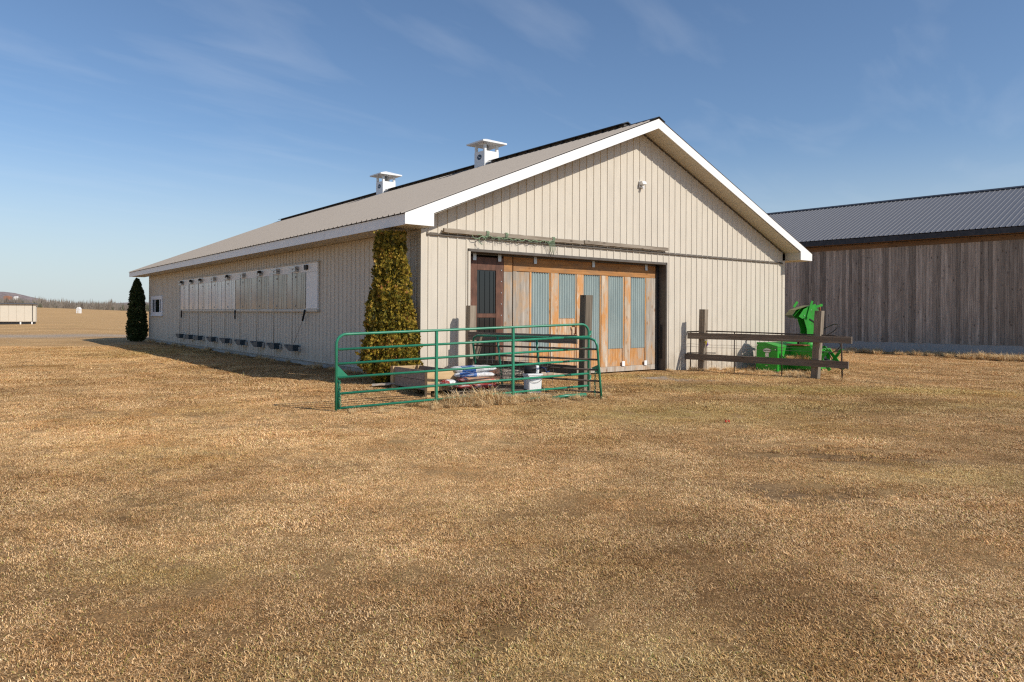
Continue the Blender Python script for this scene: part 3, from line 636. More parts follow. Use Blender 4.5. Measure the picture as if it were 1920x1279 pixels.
for k in range(7):
    x = 3.70 + k * .03; mb.tube([(x, -.12, 3.52), (x + .01, -.12, 3.40 + .02 * random.random()), (x + .03 + .04 * random.random(), -.11, 3.18 + .1 * random.random())], .005, 4)
for k in range(70):
    u = random.uniform(1.6, 3.8); mb.tube([(u, -.125, 3.51), (u + random.uniform(-.05, .05), -.13, 3.47 - random.random() * .07)], .003, 3)
tag(mb.obj('twine', 'rope', None, 0, C0, (0, 0, ROT)), 'green twine wound and dangling on the timber above the barn door', 'rope')

# ------------------------------------------------------------------ wooden barn behind
A2 = Vector((16.5, 35.5, 0)); D2 = Vector((.667, -.745, 0)).normalized(); R2 = atan2(D2.y, D2.x); 
B2 = thing('wooden_barn', 'long weathered board barn with charcoal metal roof behind the beige barn', 'barn', A2, R2)
X0, X1 = -16., 12.0          # along the wall; local +y = away from the camera
ZF, ZW, HB = .47, 5.12, 6.0
x = -6.0; random.seed(11)
pmes = []
while x < X1:
    w = random.choice((.14, .15, .16, .165, .15)); zb = ZF - .03 - random.uniform(0, .03); y = -random.choice((0, .004, .009, .013))
    mb = MB(); mb.plank((x + w / 2, y - .0125, zb), (x + w / 2, y - .0125, ZW - .22), w - .007, .024, (0, -1, 0), 4, .0022); mb.obj('plank', 'plank2', B2)
    x += w
MB().bx(X0, X1, .012, .25, ZF - .05, ZW).obj('wall', 'plank2', B2)
MB().bx(X0, X0 + .25, .25, 2 * HB - .4, ZF - .05, ZW).obj('wall', 'plank2', B2); MB().bx(X1 - .25, X1, .25, 2 * HB - .4, ZF - .05, ZW).obj('wall', 'plank2', B2); MB().bx(X0, X1, 2 * HB - .4, 2 * HB - .2, ZF - .05, ZW).obj('wall', 'plank2', B2)
MB().bx(X0, -3.05, -.045, -.028, ZW - .24, ZW - .02).obj('frieze_board', 'frieze', B2); MB().bx(-3.04, 1.9, -.045, -.028, ZW - .24, ZW - .02).obj('frieze_board', 'frieze', B2); MB().bx(1.91, X1, -.045, -.028, ZW - .24, ZW - .02).obj('frieze_board', 'frieze', B2)
mb = MB()
cols = []; xx = X0
while xx < X1:
    cols += [(xx, .0), (xx + .16, .0), (xx + .175, .012), (xx + .195, .012), (xx + .21, .0)]; xx += .235
mb = sheet(cols, lambda p: -.4, lambda p: ZF, lambda p, h, z: (p, -.008 + h * .5 - .012, z)); mb.obj('foundation', 'concrete', B2)
MB().bx(X0, X1, .0, .25, -.6, ZF).obj('foundation', 'concrete', B2)
# roof 2
oe2 = .42; sl2 = .40; a2 = math.atan(sl2); ze2 = 5.40; run = HB + oe2; nsl = run / cos(a2)
MB().bx(X0 - .3, X1, -oe2 - .03, -oe2, 5.13, 5.37).obj('fascia', 'fascia2', B2, .004); MB().bx(X0 - .3, X1, -oe2, -.02, 5.14, 5.16).obj('eave_soffit', 'frieze', B2)
p2 = .22; w2 = p2 * 4
cp = []
for k in range(4):
    c = k * p2 + p2 / 2; cp += [(c - .028, 0), (c - .012, .024), (c + .012, .024), (c + .028, 0)]
cp = [(0, 0)] + cp + [(w2, 0)]
r2 = sheet(cp, lambda p: 0, lambda p: nsl, lambda p, h, s: (p, s * cos(a2) - h * sin(a2), s * sin(a2) + h * cos(a2))).mesh('roof_panel', 'roof2')
r2b = sheet(cp, lambda p: 0, lambda p: nsl, lambda p, h, s: (p, -(s * cos(a2) - h * sin(a2)), s * sin(a2) + h * cos(a2))).mesh('roof_panel', 'roof2')
i = 0
while X0 - .3 + i * w2 < X1:
    put('roof_panel', r2, B2, (X0 - .3 + i * w2, -oe2 - .05, ze2)); put('roof_panel', r2b, B2, (X0 - .3 + i * w2, 2 * HB + oe2 - .05, ze2)); i += 1
zr2 = ze2 + sl2 * run
MB().prism([(HB - .25 - .05, zr2 - .1 + .03), (HB - .05, zr2 + .035), (HB + .2, zr2 - .1 + .03), (HB + .2, zr2 - .1 + .05), (HB - .05, zr2 + .06), (HB - .3, zr2 - .1 + .05)], X1 - X0 + .3, 'x', X0 - .3).obj('ridge_cap', 'fascia2', B2)
for xg in (X0, X1 - .1): MB().prism([(0, ZW), (2 * HB - .1, ZW), (HB - .05, zr2 - .12)], .08, 'x', xg).obj('gable_wall', 'plank2', B2)

# ------------------------------------------------------------------ arborvitae
def thuja(name, label, base, prof, ht, nspray, mat, seed, squash=None, size=.055):
    rd = random.Random(seed); T = thing(name, label, 'tree', base)
    MB().tube([(0, 0, -.1), (.01, 0, ht * .3), (0, .01, ht * .6), (0, 0, ht * .92)], [.07, .055, .035, .01], 8).obj('trunk', 'bark', T)
    vs = []; fs = []; sh = []
    def rad(h):
        for (a, r0), (b_, r1) in zip(prof[:-1], prof[1:]):
            if a <= h <= b_: return r0 + (r1 - r0) * (h - a) / (b_ - a)
        return prof[-1][1]
    zmax = max(r for _, r in prof)
    i = 0
    while i < nspray:
        h = rd.random() * ht
        R = rad(h / ht)
        if rd.random() > R / zmax + .12: continue
        a = rd.uniform(0, 2 * pi)
        lump = 1 + .20 * noise.noise(Vector((cos(a) * 2.1, sin(a) * 2.1, h * 2.6 + seed))) + .34 * noise.noise(Vector((cos(a) * 4.2, sin(a) * 4.2, h * 1.5 + seed))) + .16 * noise.noise(Vector((cos(a) * 8, sin(a) * 8, h * 8 + seed)))
        rr = R * lump * (1 - .5 * rd.random() ** 2.2)
        p = Vector((cos(a) * rr, sin(a) * rr, h))
        if squash: p = squash(p)
        out = Vector((cos(a), sin(a), 0)); upd = (Vector((0, 0, 1)) + out * rd.uniform(.0, .7) + Vector((rd.uniform(-.3, .3), rd.uniform(-.3, .3), 0))).normalized()
        side = upd.cross(Vector((rd.uniform(-1, 1), rd.uniform(-1, 1), rd.uniform(-.2, .2)))).normalized()
        L_ = size * rd.uniform(.6, 1.5); tone = min(1, max(0, rd.gauss(.5, .22) + .25 * noise.noise(Vector((p.x * 3, p.y * 3, p.z * 3)))))
        nrm = upd.cross(side)
        for k in (-1, 0, 1):
            d = (upd + side * k * .75 + nrm * rd.uniform(-.2, .2)).normalized(); q = d.cross(nrm).normalized() * L_ * .19
            b0 = len(vs); vs += [p, p + d * L_ * .55 + q, p + d * L_ * (1.1 - .25 * abs(k)), p + d * L_ * .55 - q]; fs.append((b0, b0 + 1, b0 + 2, b0 + 3)); sh += [tone + rd.uniform(-.08, .08)] * 4
        i += 1
    m = bpy.data.meshes.new('crown'); m.from_pydata(vs, [], fs); m.materials.append(M[mat]); at = m.attributes.new('shade', 'FLOAT', 'POINT'); at.data.foreach_set('value', sh)
    put('crown', m, T); return T
b1 = uv(-.62, .28); b1.z = .08
def sq1(p):     # keeps the crown off the wall and below the soffit
    w_ = Vector((p.x, p.y, 0)); u = w_.dot(G); lim = .58 + (.5 if w_.dot(LV) < -.34 else 0)
    if u > lim: p = p - G * (u - lim) * .9
    return p
thuja('arborvitae', 'golden green columnar conifer at the near corner of the beige barn', b1, [(0, .26), (.05, .46), (.12, .66), (.2, .60), (.3, .54), (.45, .47), (.6, .40), (.8, .34), (1, .31)], 3.36, 22000, 'thuja', 3, sq1, .056)
b2_ = uv(-.55, 28.45); b2_.z = gz(b2_.x, b2_.y)
thuja('arborvitae', 'dark pointed conifer in shade at the far corner of the beige barn', b2_, [(0, .28), (.06, .40), (.2, .46), (.4, .41), (.6, .36), (.8, .27), (.92, .16), (1, .04)], 3.3, 11000, 'thuja_shade', 5, None, .075)

# ------------------------------------------------------------------ fences
def post(T, x, y, z0, z1, w, lean=(0, 0), rot=0): return MB().plank((0, 0, z0), (lean[0], lean[1], z1), w, w, (0, 1, 0), 8, .004).obj('post', 'post', T, 0, (x, y, 0), (0, 0, rot))
def fence_board(T, p0, p1, w=.045, h=.18):
    d = Vector(p1) - Vector(p0); L_ = d.length; mb = MB().plank((0, 0, 0), (L_, 0, 0), w, h, seg=20, jit=.004)
    o = mb.obj('rail', 'fence', T); o.location = p0; o.rotation_euler = (0, -math.asin(d.z / L_), atan2(d.y, d.x)); return o
# right fence, in front of the green machine
p2v = Vector((5.70, 21.65, 0)); p3v = Vector((8.05, 19.2, 0)); dF = (p3v - p2v).normalized(); LF = (p3v - p2v).length
F1 = thing('rail_fence', 'two-rail weathered wooden fence in front of the green snowblower', 'fence', p2v, atan2(dF.y, dF.x))
post(F1, 0, .0, -.3, 1.82, .19, (.05, .0)); post(F1, LF, .0, -.3, 1.78, .185, (.12, 0))
fence_board(F1, (-.42, -.125, 1.025), (LF + 1.0, -.125, 1.03)); fence_board(F1, (-.50, -.125, .40), (LF + .92, -.125, .39))
# left fence between the barn wall and the tall post
q0 = uv(1.06, -.45); q1 = Vector((1.50, 15.0, 0)); dq = (q1 - q0); dq.z = 0; LQ = dq.length; dq.normalize()
F2 = thing('plank_fence', 'short dark plank fence running from the barn door to a tall weathered post', 'fence', (q0.x, q0.y, 0), atan2(dq.y, dq.x))
post(F2, 0, 0, -.3, 1.84, .17, (0, 0), -.38); post(F2, LQ, 0, -.3, 2.05, .185, (.06, 0), -.36)
fence_board(F2, (.02, -.13, 1.15), (LQ - .10, -.13, 1.13)); fence_board(F2, (.02, -.13, .545), (LQ - .10, -.13, .50))
MB().plank((.06, -.17, .05), (.42, -.17, 1.16), .045, .14, (0, 1, 0), 8, .003).obj('brace', 'post', F2)
# ribbons on the right fence post
rb = MB().tube([(0, 0, 0), (.03, -.02, -.05), (.01, -.03, -.11)], [.028, .03, .008], 6).obj('ribbon', 'yellow', None, 0, p2v + Vector((.05, -.16, .87)))
tag(rb, 'small yellow and purple ribbon tied to the fence post by the barn', 'ribbon')
MB().tube([(.05, -.01, -.03), (.06, -.03, -.09), (.03, -.02, -.16)], [.02, .028, .008], 6).obj('purple_end', 'purple', rb)
# dark steel livestock panel behind the right fence
SP = thing('livestock_panel', 'rusty brown steel livestock panel behind the two-rail fence', 'panel', p2v + dF * -.5 + Vector((-.1, .12, 0)), atan2(dF.y, dF.x))
E_ = LF + 1.35
def bar(T, pts, r, nm='bar', mat='steelbar'): return MB().tube(pts, r, 8).obj(nm, mat, T)
bar(SP, [(-.02, -.12, .0), (-.12, .0, 1.02), (-.08, 0, 1.10), (0, 0, 1.13), (.8, 0, 1.17), (E_ * .5, 0, 1.16), (E_ - .2, 0, 1.13), (E_ - .06, 0, 1.10), (E_ - .01, 0, 1.0), (E_ + .03, -.03, -.05)], .02, 'frame')
for f_ in (.055, .36, .66): bar(SP, [(E_ * f_, 0, 1.15), (E_ * f_ + .05, -.10, -.05)], .016)
bar(SP, [(-.55, .12, .43), (.2, 0, .50), (1.1, 0, .53)], .015)
for z in (.70, .78): bar(SP, [(0, 0, z), (.5, 0, z - .01), (1.0, 0, z - .02), (1.5, 0, z - .005), (2.2, 0, z - .02), (E_, 0, z)], .004, 'wire', 'wire')

# ------------------------------------------------------------------ green gates
def chain(T, p0, p1, n, nm='chain'):
    mb = MB(); p0 = Vector(p0); p1 = Vector(p1)
    for i in range(n):
        c = p0.lerp(p1, (i + .5) / n) + Vector((.006 * sin(i * 2.), .01 * sin(i * 1.3), 0)); h = (p1 - p0).length / n * .68; w_ = .016
        d = Vector((1, 0, 0)) if i % 2 else Vector((0, 1, 0))
        mb.tube([c + d * w_ * cos(2 * pi * k / 8) + Vector((0, 0, h * sin(2 * pi * k / 8))) for k in range(9)], .0055, 5, False)
    return mb.obj(nm, 'gate', T)
gA = Vector((-2.93, 12.07, .055)); gB = Vector((1.54, 14.5, .22)); dg = (gB - gA); LG = math.hypot(dg.x, dg.y); rise = dg.z
GT = thing('farm_gate', 'long green tubular farm gate standing open in the dry grass', 'gate', (gA.x, gA.y, .028), atan2(dg.y, dg.x))
zz = lambda s, z: .03 + rise * s / LG + z
HT = 1.235; r_ = .024; cr = .17
arc = lambda cx, cz, a0, a1: [(cx + cr * cos(radians(a0 + (a1 - a0) * k / 6)), 0, zz(cx, cz) + cr * sin(radians(a0 + (a1 - a0) * k / 6))) for k in range(7)]
frame = [(0, 0, zz(0, -.03))] + arc(cr, HT - cr, 180, 90) + arc(LG - cr, HT - cr, 90, 0) + [(LG, 0, zz(LG, -.2))]
MB().tube(frame, r_, 10).obj('frame', 'gate', GT)
rz_ = [0, .245, .515, .745, .985]
for z in rz_: MB().tube([(.03, 0, zz(0, z)), (LG - .01, 0, zz(LG, z))], .0215, 10).obj('rail', 'gate', GT)
for s in (1.80, 3.36): MB().bx(s - .022, s + .022, -.03, .03, zz(s, -.13), zz(s, HT - .02)).obj('upright', 'gate', GT, .004)
MB().prism([(.02, zz(0, .53)), (.20, zz(.2, .53)), (.02, zz(0, .72))], .01, 'y', -.005).obj('gusset', 'gate', GT)
chain(GT, (.05, -.03, .50), (.06, -.03, .02), 16); MB().tube([(.04, 0, .02), (.045, 0, .5)], .018, 8).obj('latch_tube', 'gate', GT)
for z in (1.0, .1):
    MB().tube([(LG, 0, zz(LG, z)), (LG + .09, .07, zz(LG, z + .02)), (LG + .10, .07, zz(LG, z + .10))], .018, 8).obj('hinge', 'gate', GT)
# second gate leaning against the plank fence
w0 = Vector((1.745, 14.02, 0)); dirn = -dq
G2 = thing('farm_gate', 'second green farm gate leaning against the dark plank fence', 'gate', w0, atan2(dirn.y, dirn.x))
L2 = 2.95; tilt = .24
def tl(s, z): return (s, tilt * (z / 1.27), z)      # leans toward the fence
MB().tube([tl(0, 0)] + [tl(0, .4), tl(0, .9), tl(.0, 1.05), tl(.04, 1.15), tl(.14, 1.19), tl(L2 - .14, 1.19), tl(L2 - .04, 1.15), tl(L2, 1.04), tl(L2, .05)], .024, 10).obj('frame', 'gate', G2)
for z in (.14, .36, .58, .78, .98): MB().tube([tl(.02, z), tl(L2 - .02, z)], .019, 8).obj('rail', 'steelbar', G2)  # rails darker than the green frame: their shadow side put into the colour
for s in (1.35, 2.3): MB().tube([tl(s, .1), tl(s, 1.18)], .024, 8).obj('upright', 'gate', G2)
MB().prism([(.02, .50), (.16, .62), (.02, .68)], .012, 'y', .11).obj('gusset', 'gate', G2)
chain(G2, (.09, .10, .55), (.12, .05, .06), 13)
# length of pipe lying in the grass
tag(MB().tube([(-.42, -.22, .03), (-.1, -.06, .06), (.3, .1, .07)], .032, 10).obj('loose_pipe', 'gate', None, 0, (1.15, 14.0, gz(1.15, 14) + .01)), 'short green pipe lying in hay at the foot of the tall post', 'pipe')
tag(MB().tube([(-.16, -.06, .0), (.16, .07, .03)], .028, 10).obj('loose_pipe', 'gate', None, 0, (.36, 13.55, gz(.36, 13.5) + .03)), 'green pipe stub half buried in hay in front of the white tub', 'pipe')

# ------------------------------------------------------------------ clutter behind the gate
CR = thing('wooden_crate', 'open wooden planter crate with corner posts beside the golden conifer', 'crate', (-1.64, 14.15, gz(-1.64, 14.15)), ROT - .03)
cw, cd, ch_ = .60, 1.45, .52
for i, (x, y) in enumerate(((0, 0), (cw, 0), (0, cd), (cw, cd))):
    MB().plank((x, y, 0), (x, y, ch_), .09, .09, (0, 1, 0), 4, .003).obj('corner_post', 'crate', CR)
for z in (.22, .42):
    for y in (-.055, cd + .055): MB().plank((-.05, y, z), (cw + .05, y, z), .022, .19, seg=6, jit=.002).obj('board', 'crate', CR)
    for x in (-.0, cw - .0): MB().plank((x, .05, z), (x, cd - .05, z), .022, .19, seg=6, jit=.002).obj('board', 'crated', CR)  # side boards greyer: shade of that face put into the wood colour
MB().bx(.02, cw - .02, .05, cd - .05, .12, .34).obj('soil', 'darktrim', CR)
MB().bx(-.06, cw + .07, -.085, -.067, .23, .27).obj('batten', 'crated', CR)
bd = MB().plank((0, 0, 0), (.75, .15, .05), .18, .03, seg=6).obj('loose_board', 'ply', None, 0, (-2.95, 15.25, gz(-2.9, 15.2) + .05)); tag(bd, 'grey board lying on the ground left of the crate', 'board')
PT = thing('pallet', 'dark wooden pallet under feed bags behind the green gate', 'pallet', (-1.15, 13.95, gz(-1.1, 14)), ROT - .35)
for k in range(7): MB().plank((0, .06 + k * .17, .125), (1.75, .06 + k * .17, .125), .12, .02, (0, 0, 1), 6, .003).obj('deck_board', 'fence', PT).scale = (1, 1, 1)
for y in (.06, .55, 1.05): MB().plank((0, y, .06), (1.75, y, .06), .05, .10, seg=6, jit=.003).obj('stringer', 'fence', PT)
for x in (.04, .85, 1.7): MB().bx(x - .05, x + .05, 0, 1.1, -.012, .008).obj('bottom_board', 'fence', PT)
def bag(loc, rz, size, m1, label, band=None, tilt=(0, 0), group='feed bags on the pallet'):
    """a filled sack: lofted rounded pillow with pinched ends and creases"""
    lx, ly, lz = size; nu, nv = 22, 14; vs = []; fs = []; sd = random.random() * 50
    for i in range(nu + 1):
        s = -1 + 2 * i / nu; e = (1 - abs(s) ** 5) ** .5 if abs(s) < 1 else 0; e = max(.06, e)
        for k in range(nv):
            a = 2 * pi * k / nv; yy = cos(a); z_ = sin(a)
            yy = math.copysign(abs(yy) ** .6, yy); z_ = math.copysign(abs(z_) ** .75, z_)
            cz = 1 + .22 * noise.noise(Vector((s * 3 + sd, yy * 3, z_ * 3)))
            vs.append((s * lx / 2, yy * ly / 2 * (.82 + .18 * e), z_ * lz / 2 * e * cz + lz / 2))
    for i in range(nu):
        for k in range(nv): fs.append((i * nv + k, i * nv + (k + 1) % nv, (i + 1) * nv + (k + 1) % nv, (i + 1) * nv + k))
    fs += [tuple(range(nv))[::-1], tuple(nu * nv + k for k in range(nv))]
    mb = MB(); mb.add(vs, fs, True); o = mb.obj('feed_bag', m1, None, 0, loc, (tilt[0], tilt[1], rz))
    if band:
        o.data.materials.append(M[band[0]])
        for p in o.data.polygons:
            if band[1] < p.center.x / lx + .5 < band[2]: p.material_index = 1
    tag(o, label, 'bag', group); return o
zp = gz(-1, 14) + .155
A_ = ROT - .35
def onp(x, y): return PT.location.x + cos(A_) * x - sin(A_) * y, PT.location.y + sin(A_) * x + cos(A_) * y
random.seed(5)
for (x, y, h, rz, sz, mt, lab, band, tl_) in (
        (.52, .30, .0, .15, (.85, .46, .11), 'bagr', 'red feed bag flat at the bottom of the pallet stack', None, (0, 0)),
        (.75, .75, .0, -.1, (.8, .46, .13), 'bagt', 'tan and red bag on the pallet behind the red one', None, (0, 0)),
        (.62, .42, .10, .05, (.88, .45, .12), 'bagt', 'tan printed bag in the middle of the stacked feed bags', ('bagr', 0, .2), (0, .03)),
        (.10, .55, .0, .6, (.70, .42, .17), 'bagw', 'slumped white bag at the left end of the pallet', ('bagr', 0, .12), (0, .1)),
        (.55, .52, .20, -.05, (.84, .45, .12), 'bagw', 'white bag with dark blue band under the top bag', ('bagb', .15, .55), (0, 0)),
        (.58, .62, .30, .04, (.90, .44, .13), 'bagw', 'topmost white feed bag with a bright blue band', ('bagb', .18, .52), (0, -.02))):
    X, Y = onp(x, y); bag((X, Y, zp + h), A_ + rz, sz, mt, lab, band, tl_)
# roll and loose sheet of wire mesh
def wire_roll(label, loc, rz, L_, R, turns, pitch, r=.0035):
    mb = MB(); 
    n = int(L_ / pitch)
    for i in range(n + 1):
        x = i * pitch; rr = R * random.uniform(.75, 1.05)
        mb.tube([(x + random.uniform(-.015, .015), rr * (1 - .055 * a) * cos(a * .45), R + rr * (1 - .02 * a) * sin(a * .45) * .85) for a in range(int(turns * 14))], r, 3, False)
    for k in range(26):
        a = k * .45; q = 1 - .02 * k
        mb.tube([(x, R * q * cos(a) + random.uniform(-.02, .02), R + R * q * sin(a) * .85 + random.uniform(-.02, .02)) for x in [L_ * j / 7 for j in range(8)]], r, 3, False)
    return tag(mb.obj('wire_roll', 'wire', None, 0, loc, (0, 0, rz)), label, 'wire mesh')
X, Y = onp(1.0, .25); wire_roll('tangled roll of wire mesh lying beside the feed bags', (X, Y, zp), A_ + .25, .85, .21, 2.2, .05)
mb = MB()
for k in range(13): mb.tube([(k * .12, .02 * sin(k), 0), (k * .12 + .01, .05 + .02 * sin(k), .30), (k * .12, .10, .62)], .0035, 3, False)
for k in range(7): mb.tube([(x * .24, k * .016, k * .10 + .012 * sin(x * 2 + k)) for x in range(7)], .0035, 3, False)
tag(mb.obj('wire_mesh', 'wire', None, 0, (-.55, 15.35, .18), (0, 0, -.25)), 'square wire mesh sheet standing behind the feed bags', 'wire mesh')
# white tub with black roll on it
TB = thing('white_tub', 'square white plastic tub standing by the wire roll', 'tub', (.42, 14.5, gz(.42, 14.5) + .055), .35)
MB().add([(-.135, -.135, .02), (.135, -.135, .02), (.135, .135, .02), (-.135, .135, .02), (-.15, -.15, .40), (.15, -.15, .40), (.15, .15, .40), (-.15, .15, .40)], [(3, 2, 1, 0), (4, 5, 6, 7), (0, 1, 5, 4), (1, 2, 6, 5), (2, 3, 7, 6), (3, 0, 4, 7)]).obj('body', 'pail', TB, .02)
MB().bx(-.158, .158, -.158, .158, .375, .41).obj('rim', 'pail', TB, .006)
MB().tube([(-.16, 0, .38)] + [(-.16 * cos(a), -.0 - .165, .38 - .14 * sin(a)) for a in [pi * k / 8 for k in range(9)]] + [(.16, 0, .38)], .004, 4).obj('handle', 'wire', TB)
BR = thing('black_roll', 'roll of black plastic with a pale band lying on the white tub', 'roll', (.42, 14.5, gz(.42, 14.5) + .465), ROT - .55)
MB().tube([(-.17, 0, .078), (.17, 0, .078)], .078, 18).obj('sheet_roll', 'black', BR); MB().tube([(.06, 0, .078), (.12, 0, .078)], .082, 18).obj('band', 'pail', BR)
MB().tube([(-.172, 0, .078), (-.176, 0, .078)], .025, 10).obj('core', 'darktrim', BR); MB().tube([(.17, -.02, .12), (.26, -.05, .1), (.27, -.05, .02), (.34, -.06, .05)], .012, 6).obj('loose_end', 'bagb', BR)
tag(MB().plank((0, 0, 0), (1.75, .35, .02), .2, .04, seg=10).obj('ground_plank', 'ply', None, 0, (-.35, 14.25, gz(.2, 14.3) + .03)), 'weathered plank lying on the ground in front of the white tub', 'plank')
# broken bits of a red plastic toy or clip in the lawn
lt = MB()
for k in range(6): lt.box((random.uniform(-.05, .07), random.uniform(-.04, .06), random.uniform(.015, .035)), (.022, .01, .018), Matrix.Rotation(random.random() * 3, 3, 'Z'))
tag(lt.obj('litter', 'litter', None, 0, (3.28, 11.05, gz(3.28, 11.05) + .005)), 'scrap of bright red plastic lying in the lawn', 'litter')

# ------------------------------------------------------------------ snowblower
hx = Vector((.613, -.79, 0)); SBA = atan2(hx.y, hx.x)        # local +x = toward the hitch, +y = along the width, away from the camera
P0 = Vector((7.85, 23.24, -.17))
SB = thing('snowblower', 'bright green tractor snowblower parked behind the two-rail fence', 'snowblower', P0, SBA); SB.scale = (1.066, 1.066, 1.066)
BW = 1.95
ep = [(0, .02), (.02, .90), (.32, .895), (.72, .80), (.72, .02)]
for y, nm in ((0, 'end_plate'), (BW, 'end_plate')): MB().prism(ep, .02, 'y', y).obj(nm, 'jd', SB, .002)
MB().prism([(.02, .88), (.32, .876), (.715, .785), (.715, .80), (.32, .892), (.02, .895)], BW - .024, 'y', .022).obj('top_plate', 'jd', SB)
MB().prism([(.70, .06), (.715, .06), (.715, .783), (.70, .783)], BW - .024, 'y', .022).obj('back_plate', 'jd', SB)
for y in (.5, .66, 1.42): MB().bx(.716, .76, y, y + .03, .1, .78).obj('rib', 'jd', SB)
MB().tube([(.77, .12, .56), (.77, .5, .30)], .022, 8).obj('brace', 'jd', SB); MB().tube([(.75, .12, .60), (.75, .16, .25)], .018, 8).obj('brace', 'jd', SB)
MB().bx(.05, .6, -.03, -.002, -.02, .06).obj('skid_shoe', 'redrust', SB); MB().bx(.60, .74, -.012, BW + .03, -.02, .055).obj('cutting_edge', 'galv', SB)
for bx_, bz_ in ((.06, .82), (.06, .12), (.66, .70), (.66, .12), (.36, .10), (.24, .34)): MB().tube([(bx_, -.004, bz_), (bx_, -.016, bz_)], .02 if bx_ != .24 else .06, 8).obj('bolt', 'galv', SB)
MB().bx(.66, .75, -.006, .0, .28, .34).obj('warning_label', 'yellow', SB) if False else None
MB().prism([(.75, .83), (1.3, .83), (1.36, .90), (1.3, .97), (.8, .97)], .16, 'y', 1.16).obj('chain_guard', 'black', SB)
MB().tube([(.9, .80, .86), (.9, .80, 1.02), (1.02, .84, 1.12)], .03, 8).obj('rotation_motor', 'black', SB)
mb = MB()
for k in range(60):     # auger flighting inside the housing
    a0 = k * .42; y0 = .1 + k * .029; a1 = a0 + .42; y1 = y0 + .029; c = (.24, .34)
    mb.add([(c[0] + .04 * cos(a0), y0, c[1] + .04 * sin(a0)), (c[0] + .22 * cos(a0), y0, c[1] + .22 * sin(a0)), (c[0] + .22 * cos(a1), y1, c[1] + .22 * sin(a1)), (c[0] + .04 * cos(a1), y1, c[1] + .04 * sin(a1))], [(0, 1, 2, 3)])
mb.tube([(.24, .03, .34), (.24, BW - .02, .34)], .04, 8); mb.obj('auger', 'jd', SB)
# fan housing behind the box and hitch frame
MB().tube([(.716, 1.0, .42), (1.42, 1.0, .42)], .39, 20).obj('fan_housing', 'jd', SB)
MB().prism([(.72, .12), (1.45, .14), (1.55, .30), (1.55, .62), (1.42, .80), (.72, .80)], .02, 'y', .58).obj('hitch_plate', 'jd', SB)
MB().prism([(.72, .12), (1.45, .14), (1.55, .30), (1.55, .62), (1.42, .80), (.72, .80)], .02, 'y', 1.42).obj('hitch_plate', 'jd', SB)
MB().bx(1.45, 1.53, .5, 1.5, .66, .74).obj('hitch_bar', 'jd', SB, .005); MB().bx(1.42, 1.52, .5, 1.5, .14, .22).obj('hitch_bar', 'jd', SB, .005)
for y in (.66, 1.44):
    MB().plank((1.5, y, .70), (1.95, y + .03, .14), .03, .09, (0, 0, 1), 3, 0).obj('hitch_arm', 'jd', SB); MB().plank((1.5, y, .2), (1.9, y + .03, .74), .03, .08, (0, 0, 1), 3, 0).obj('hitch_arm', 'jd', SB)
MB().tube([(1.42, 1.0, .42), (1.7, 1.0, .40), (2.15, .95, .22)], .055, 10).obj('drive_shaft', 'black', SB)
MB().bx(1.43, 1.62, .88, 1.12, .31, .53).obj('gearbox', 'black', SB, .02)
MB().bx(.7, 1.25, .5, 1.1, .815, .85).obj('hydraulic_tray', 'redrust', SB)
for pts in ([(.9, 1.0, .85), (1.15, .8, 1.05), (1.45, .85, 1.25), (1.55, .95, 1.42), (1.35, 1.05, 1.45), (1.0, 1.1, 1.3)], [(.95, .9, .8), (1.2, .7, .95), (1.4, .8, .55), (1.5, .85, .2)], [(.9, 1.2, .8), (1.3, 1.0, .62), (1.6, 1.0, .85), (1.35, 1.1, .98)]):
    q = [Vector(p) + Vector((.5, 0, 0)) for p in pts]; sm_ = []
    for i in range(len(q) - 1):
        a, b_, c, d = q[max(i - 1, 0)], q[i], q[i + 1], q[min(i + 2, len(q) - 1)]
        for k in range(6):
            s = k / 6; sm_.append(.5 * ((2 * b_) + (c - a) * s + (2 * a - 5 * b_ + 4 * c - d) * s * s + (3 * b_ - a - 3 * c + d) * s ** 3))
    MB().tube(sm_ + [q[-1]], .012, 6).obj('hose', 'black', SB)
# chute, turned so that its side plate faces the sun; local frame of its own
CH = put('chute', MB().tube([(0, 0, .74), (0, 0, .92)], .24, 20).mesh('chute', 'jd'), SB, (1.09, 1.0, 0), (0, 0, 0))
ca = atan2(-.16, -1) - SBA                       # local x of the chute = spout direction
CH.rotation_euler = (0, 0, ca)
def px(pl): return [((1517 - x) * .01665 - .06, 1.06 + (627 - y) * .01665) for x, y in pl]
side = px([(1506, 632), (1505, 612), (1499, 593), (1503, 582), (1510, 572), (1518, 570), (1527, 578), (1531, 600), (1531, 632)])
sideb = px([(1506, 632), (1504.6, 612), (1498.6, 593), (1502.6, 582), (1510, 571.6), (1518, 569.6), (1527.4, 577.6), (1531.4, 600), (1531.4, 632)])
wch = .17
for y in (wch, -wch - .012): MB().prism(side, .012, 'y', y).obj('side_plate', 'jd', CH)
def strip(pl, nm, mat, w_=wch, th=.012):
    vs = []; n = len(pl)
    for a, z in pl: vs += [(a, -w_, z), (a, w_, z)]
    return MB().add(vs, [(2 * i, 2 * i + 2, 2 * i + 3, 2 * i + 1) for i in range(n - 1)]).obj(nm, mat, CH)
strip(px([(1531, 632), (1531, 600), (1527, 578), (1518, 570), (1510, 572)]), 'back_sheet', 'jd')
df = px([(1489, 590), (1498, 577), (1511, 571), (1511, 584), (1504, 590), (1496, 594)])
for y in (wch + .014, -wch - .026): MB().prism(df, .012, 'y', y).obj('deflector_side', 'jd', CH)
strip(px([(1475.5, 587.5), (1484, 578), (1498, 573.5), (1511, 570)]), 'deflector_top', 'jdold', wch + .02)
strip(px([(1475.5, 587.5), (1484, 592.5)]), 'deflector_lip', 'black', wch + .02)
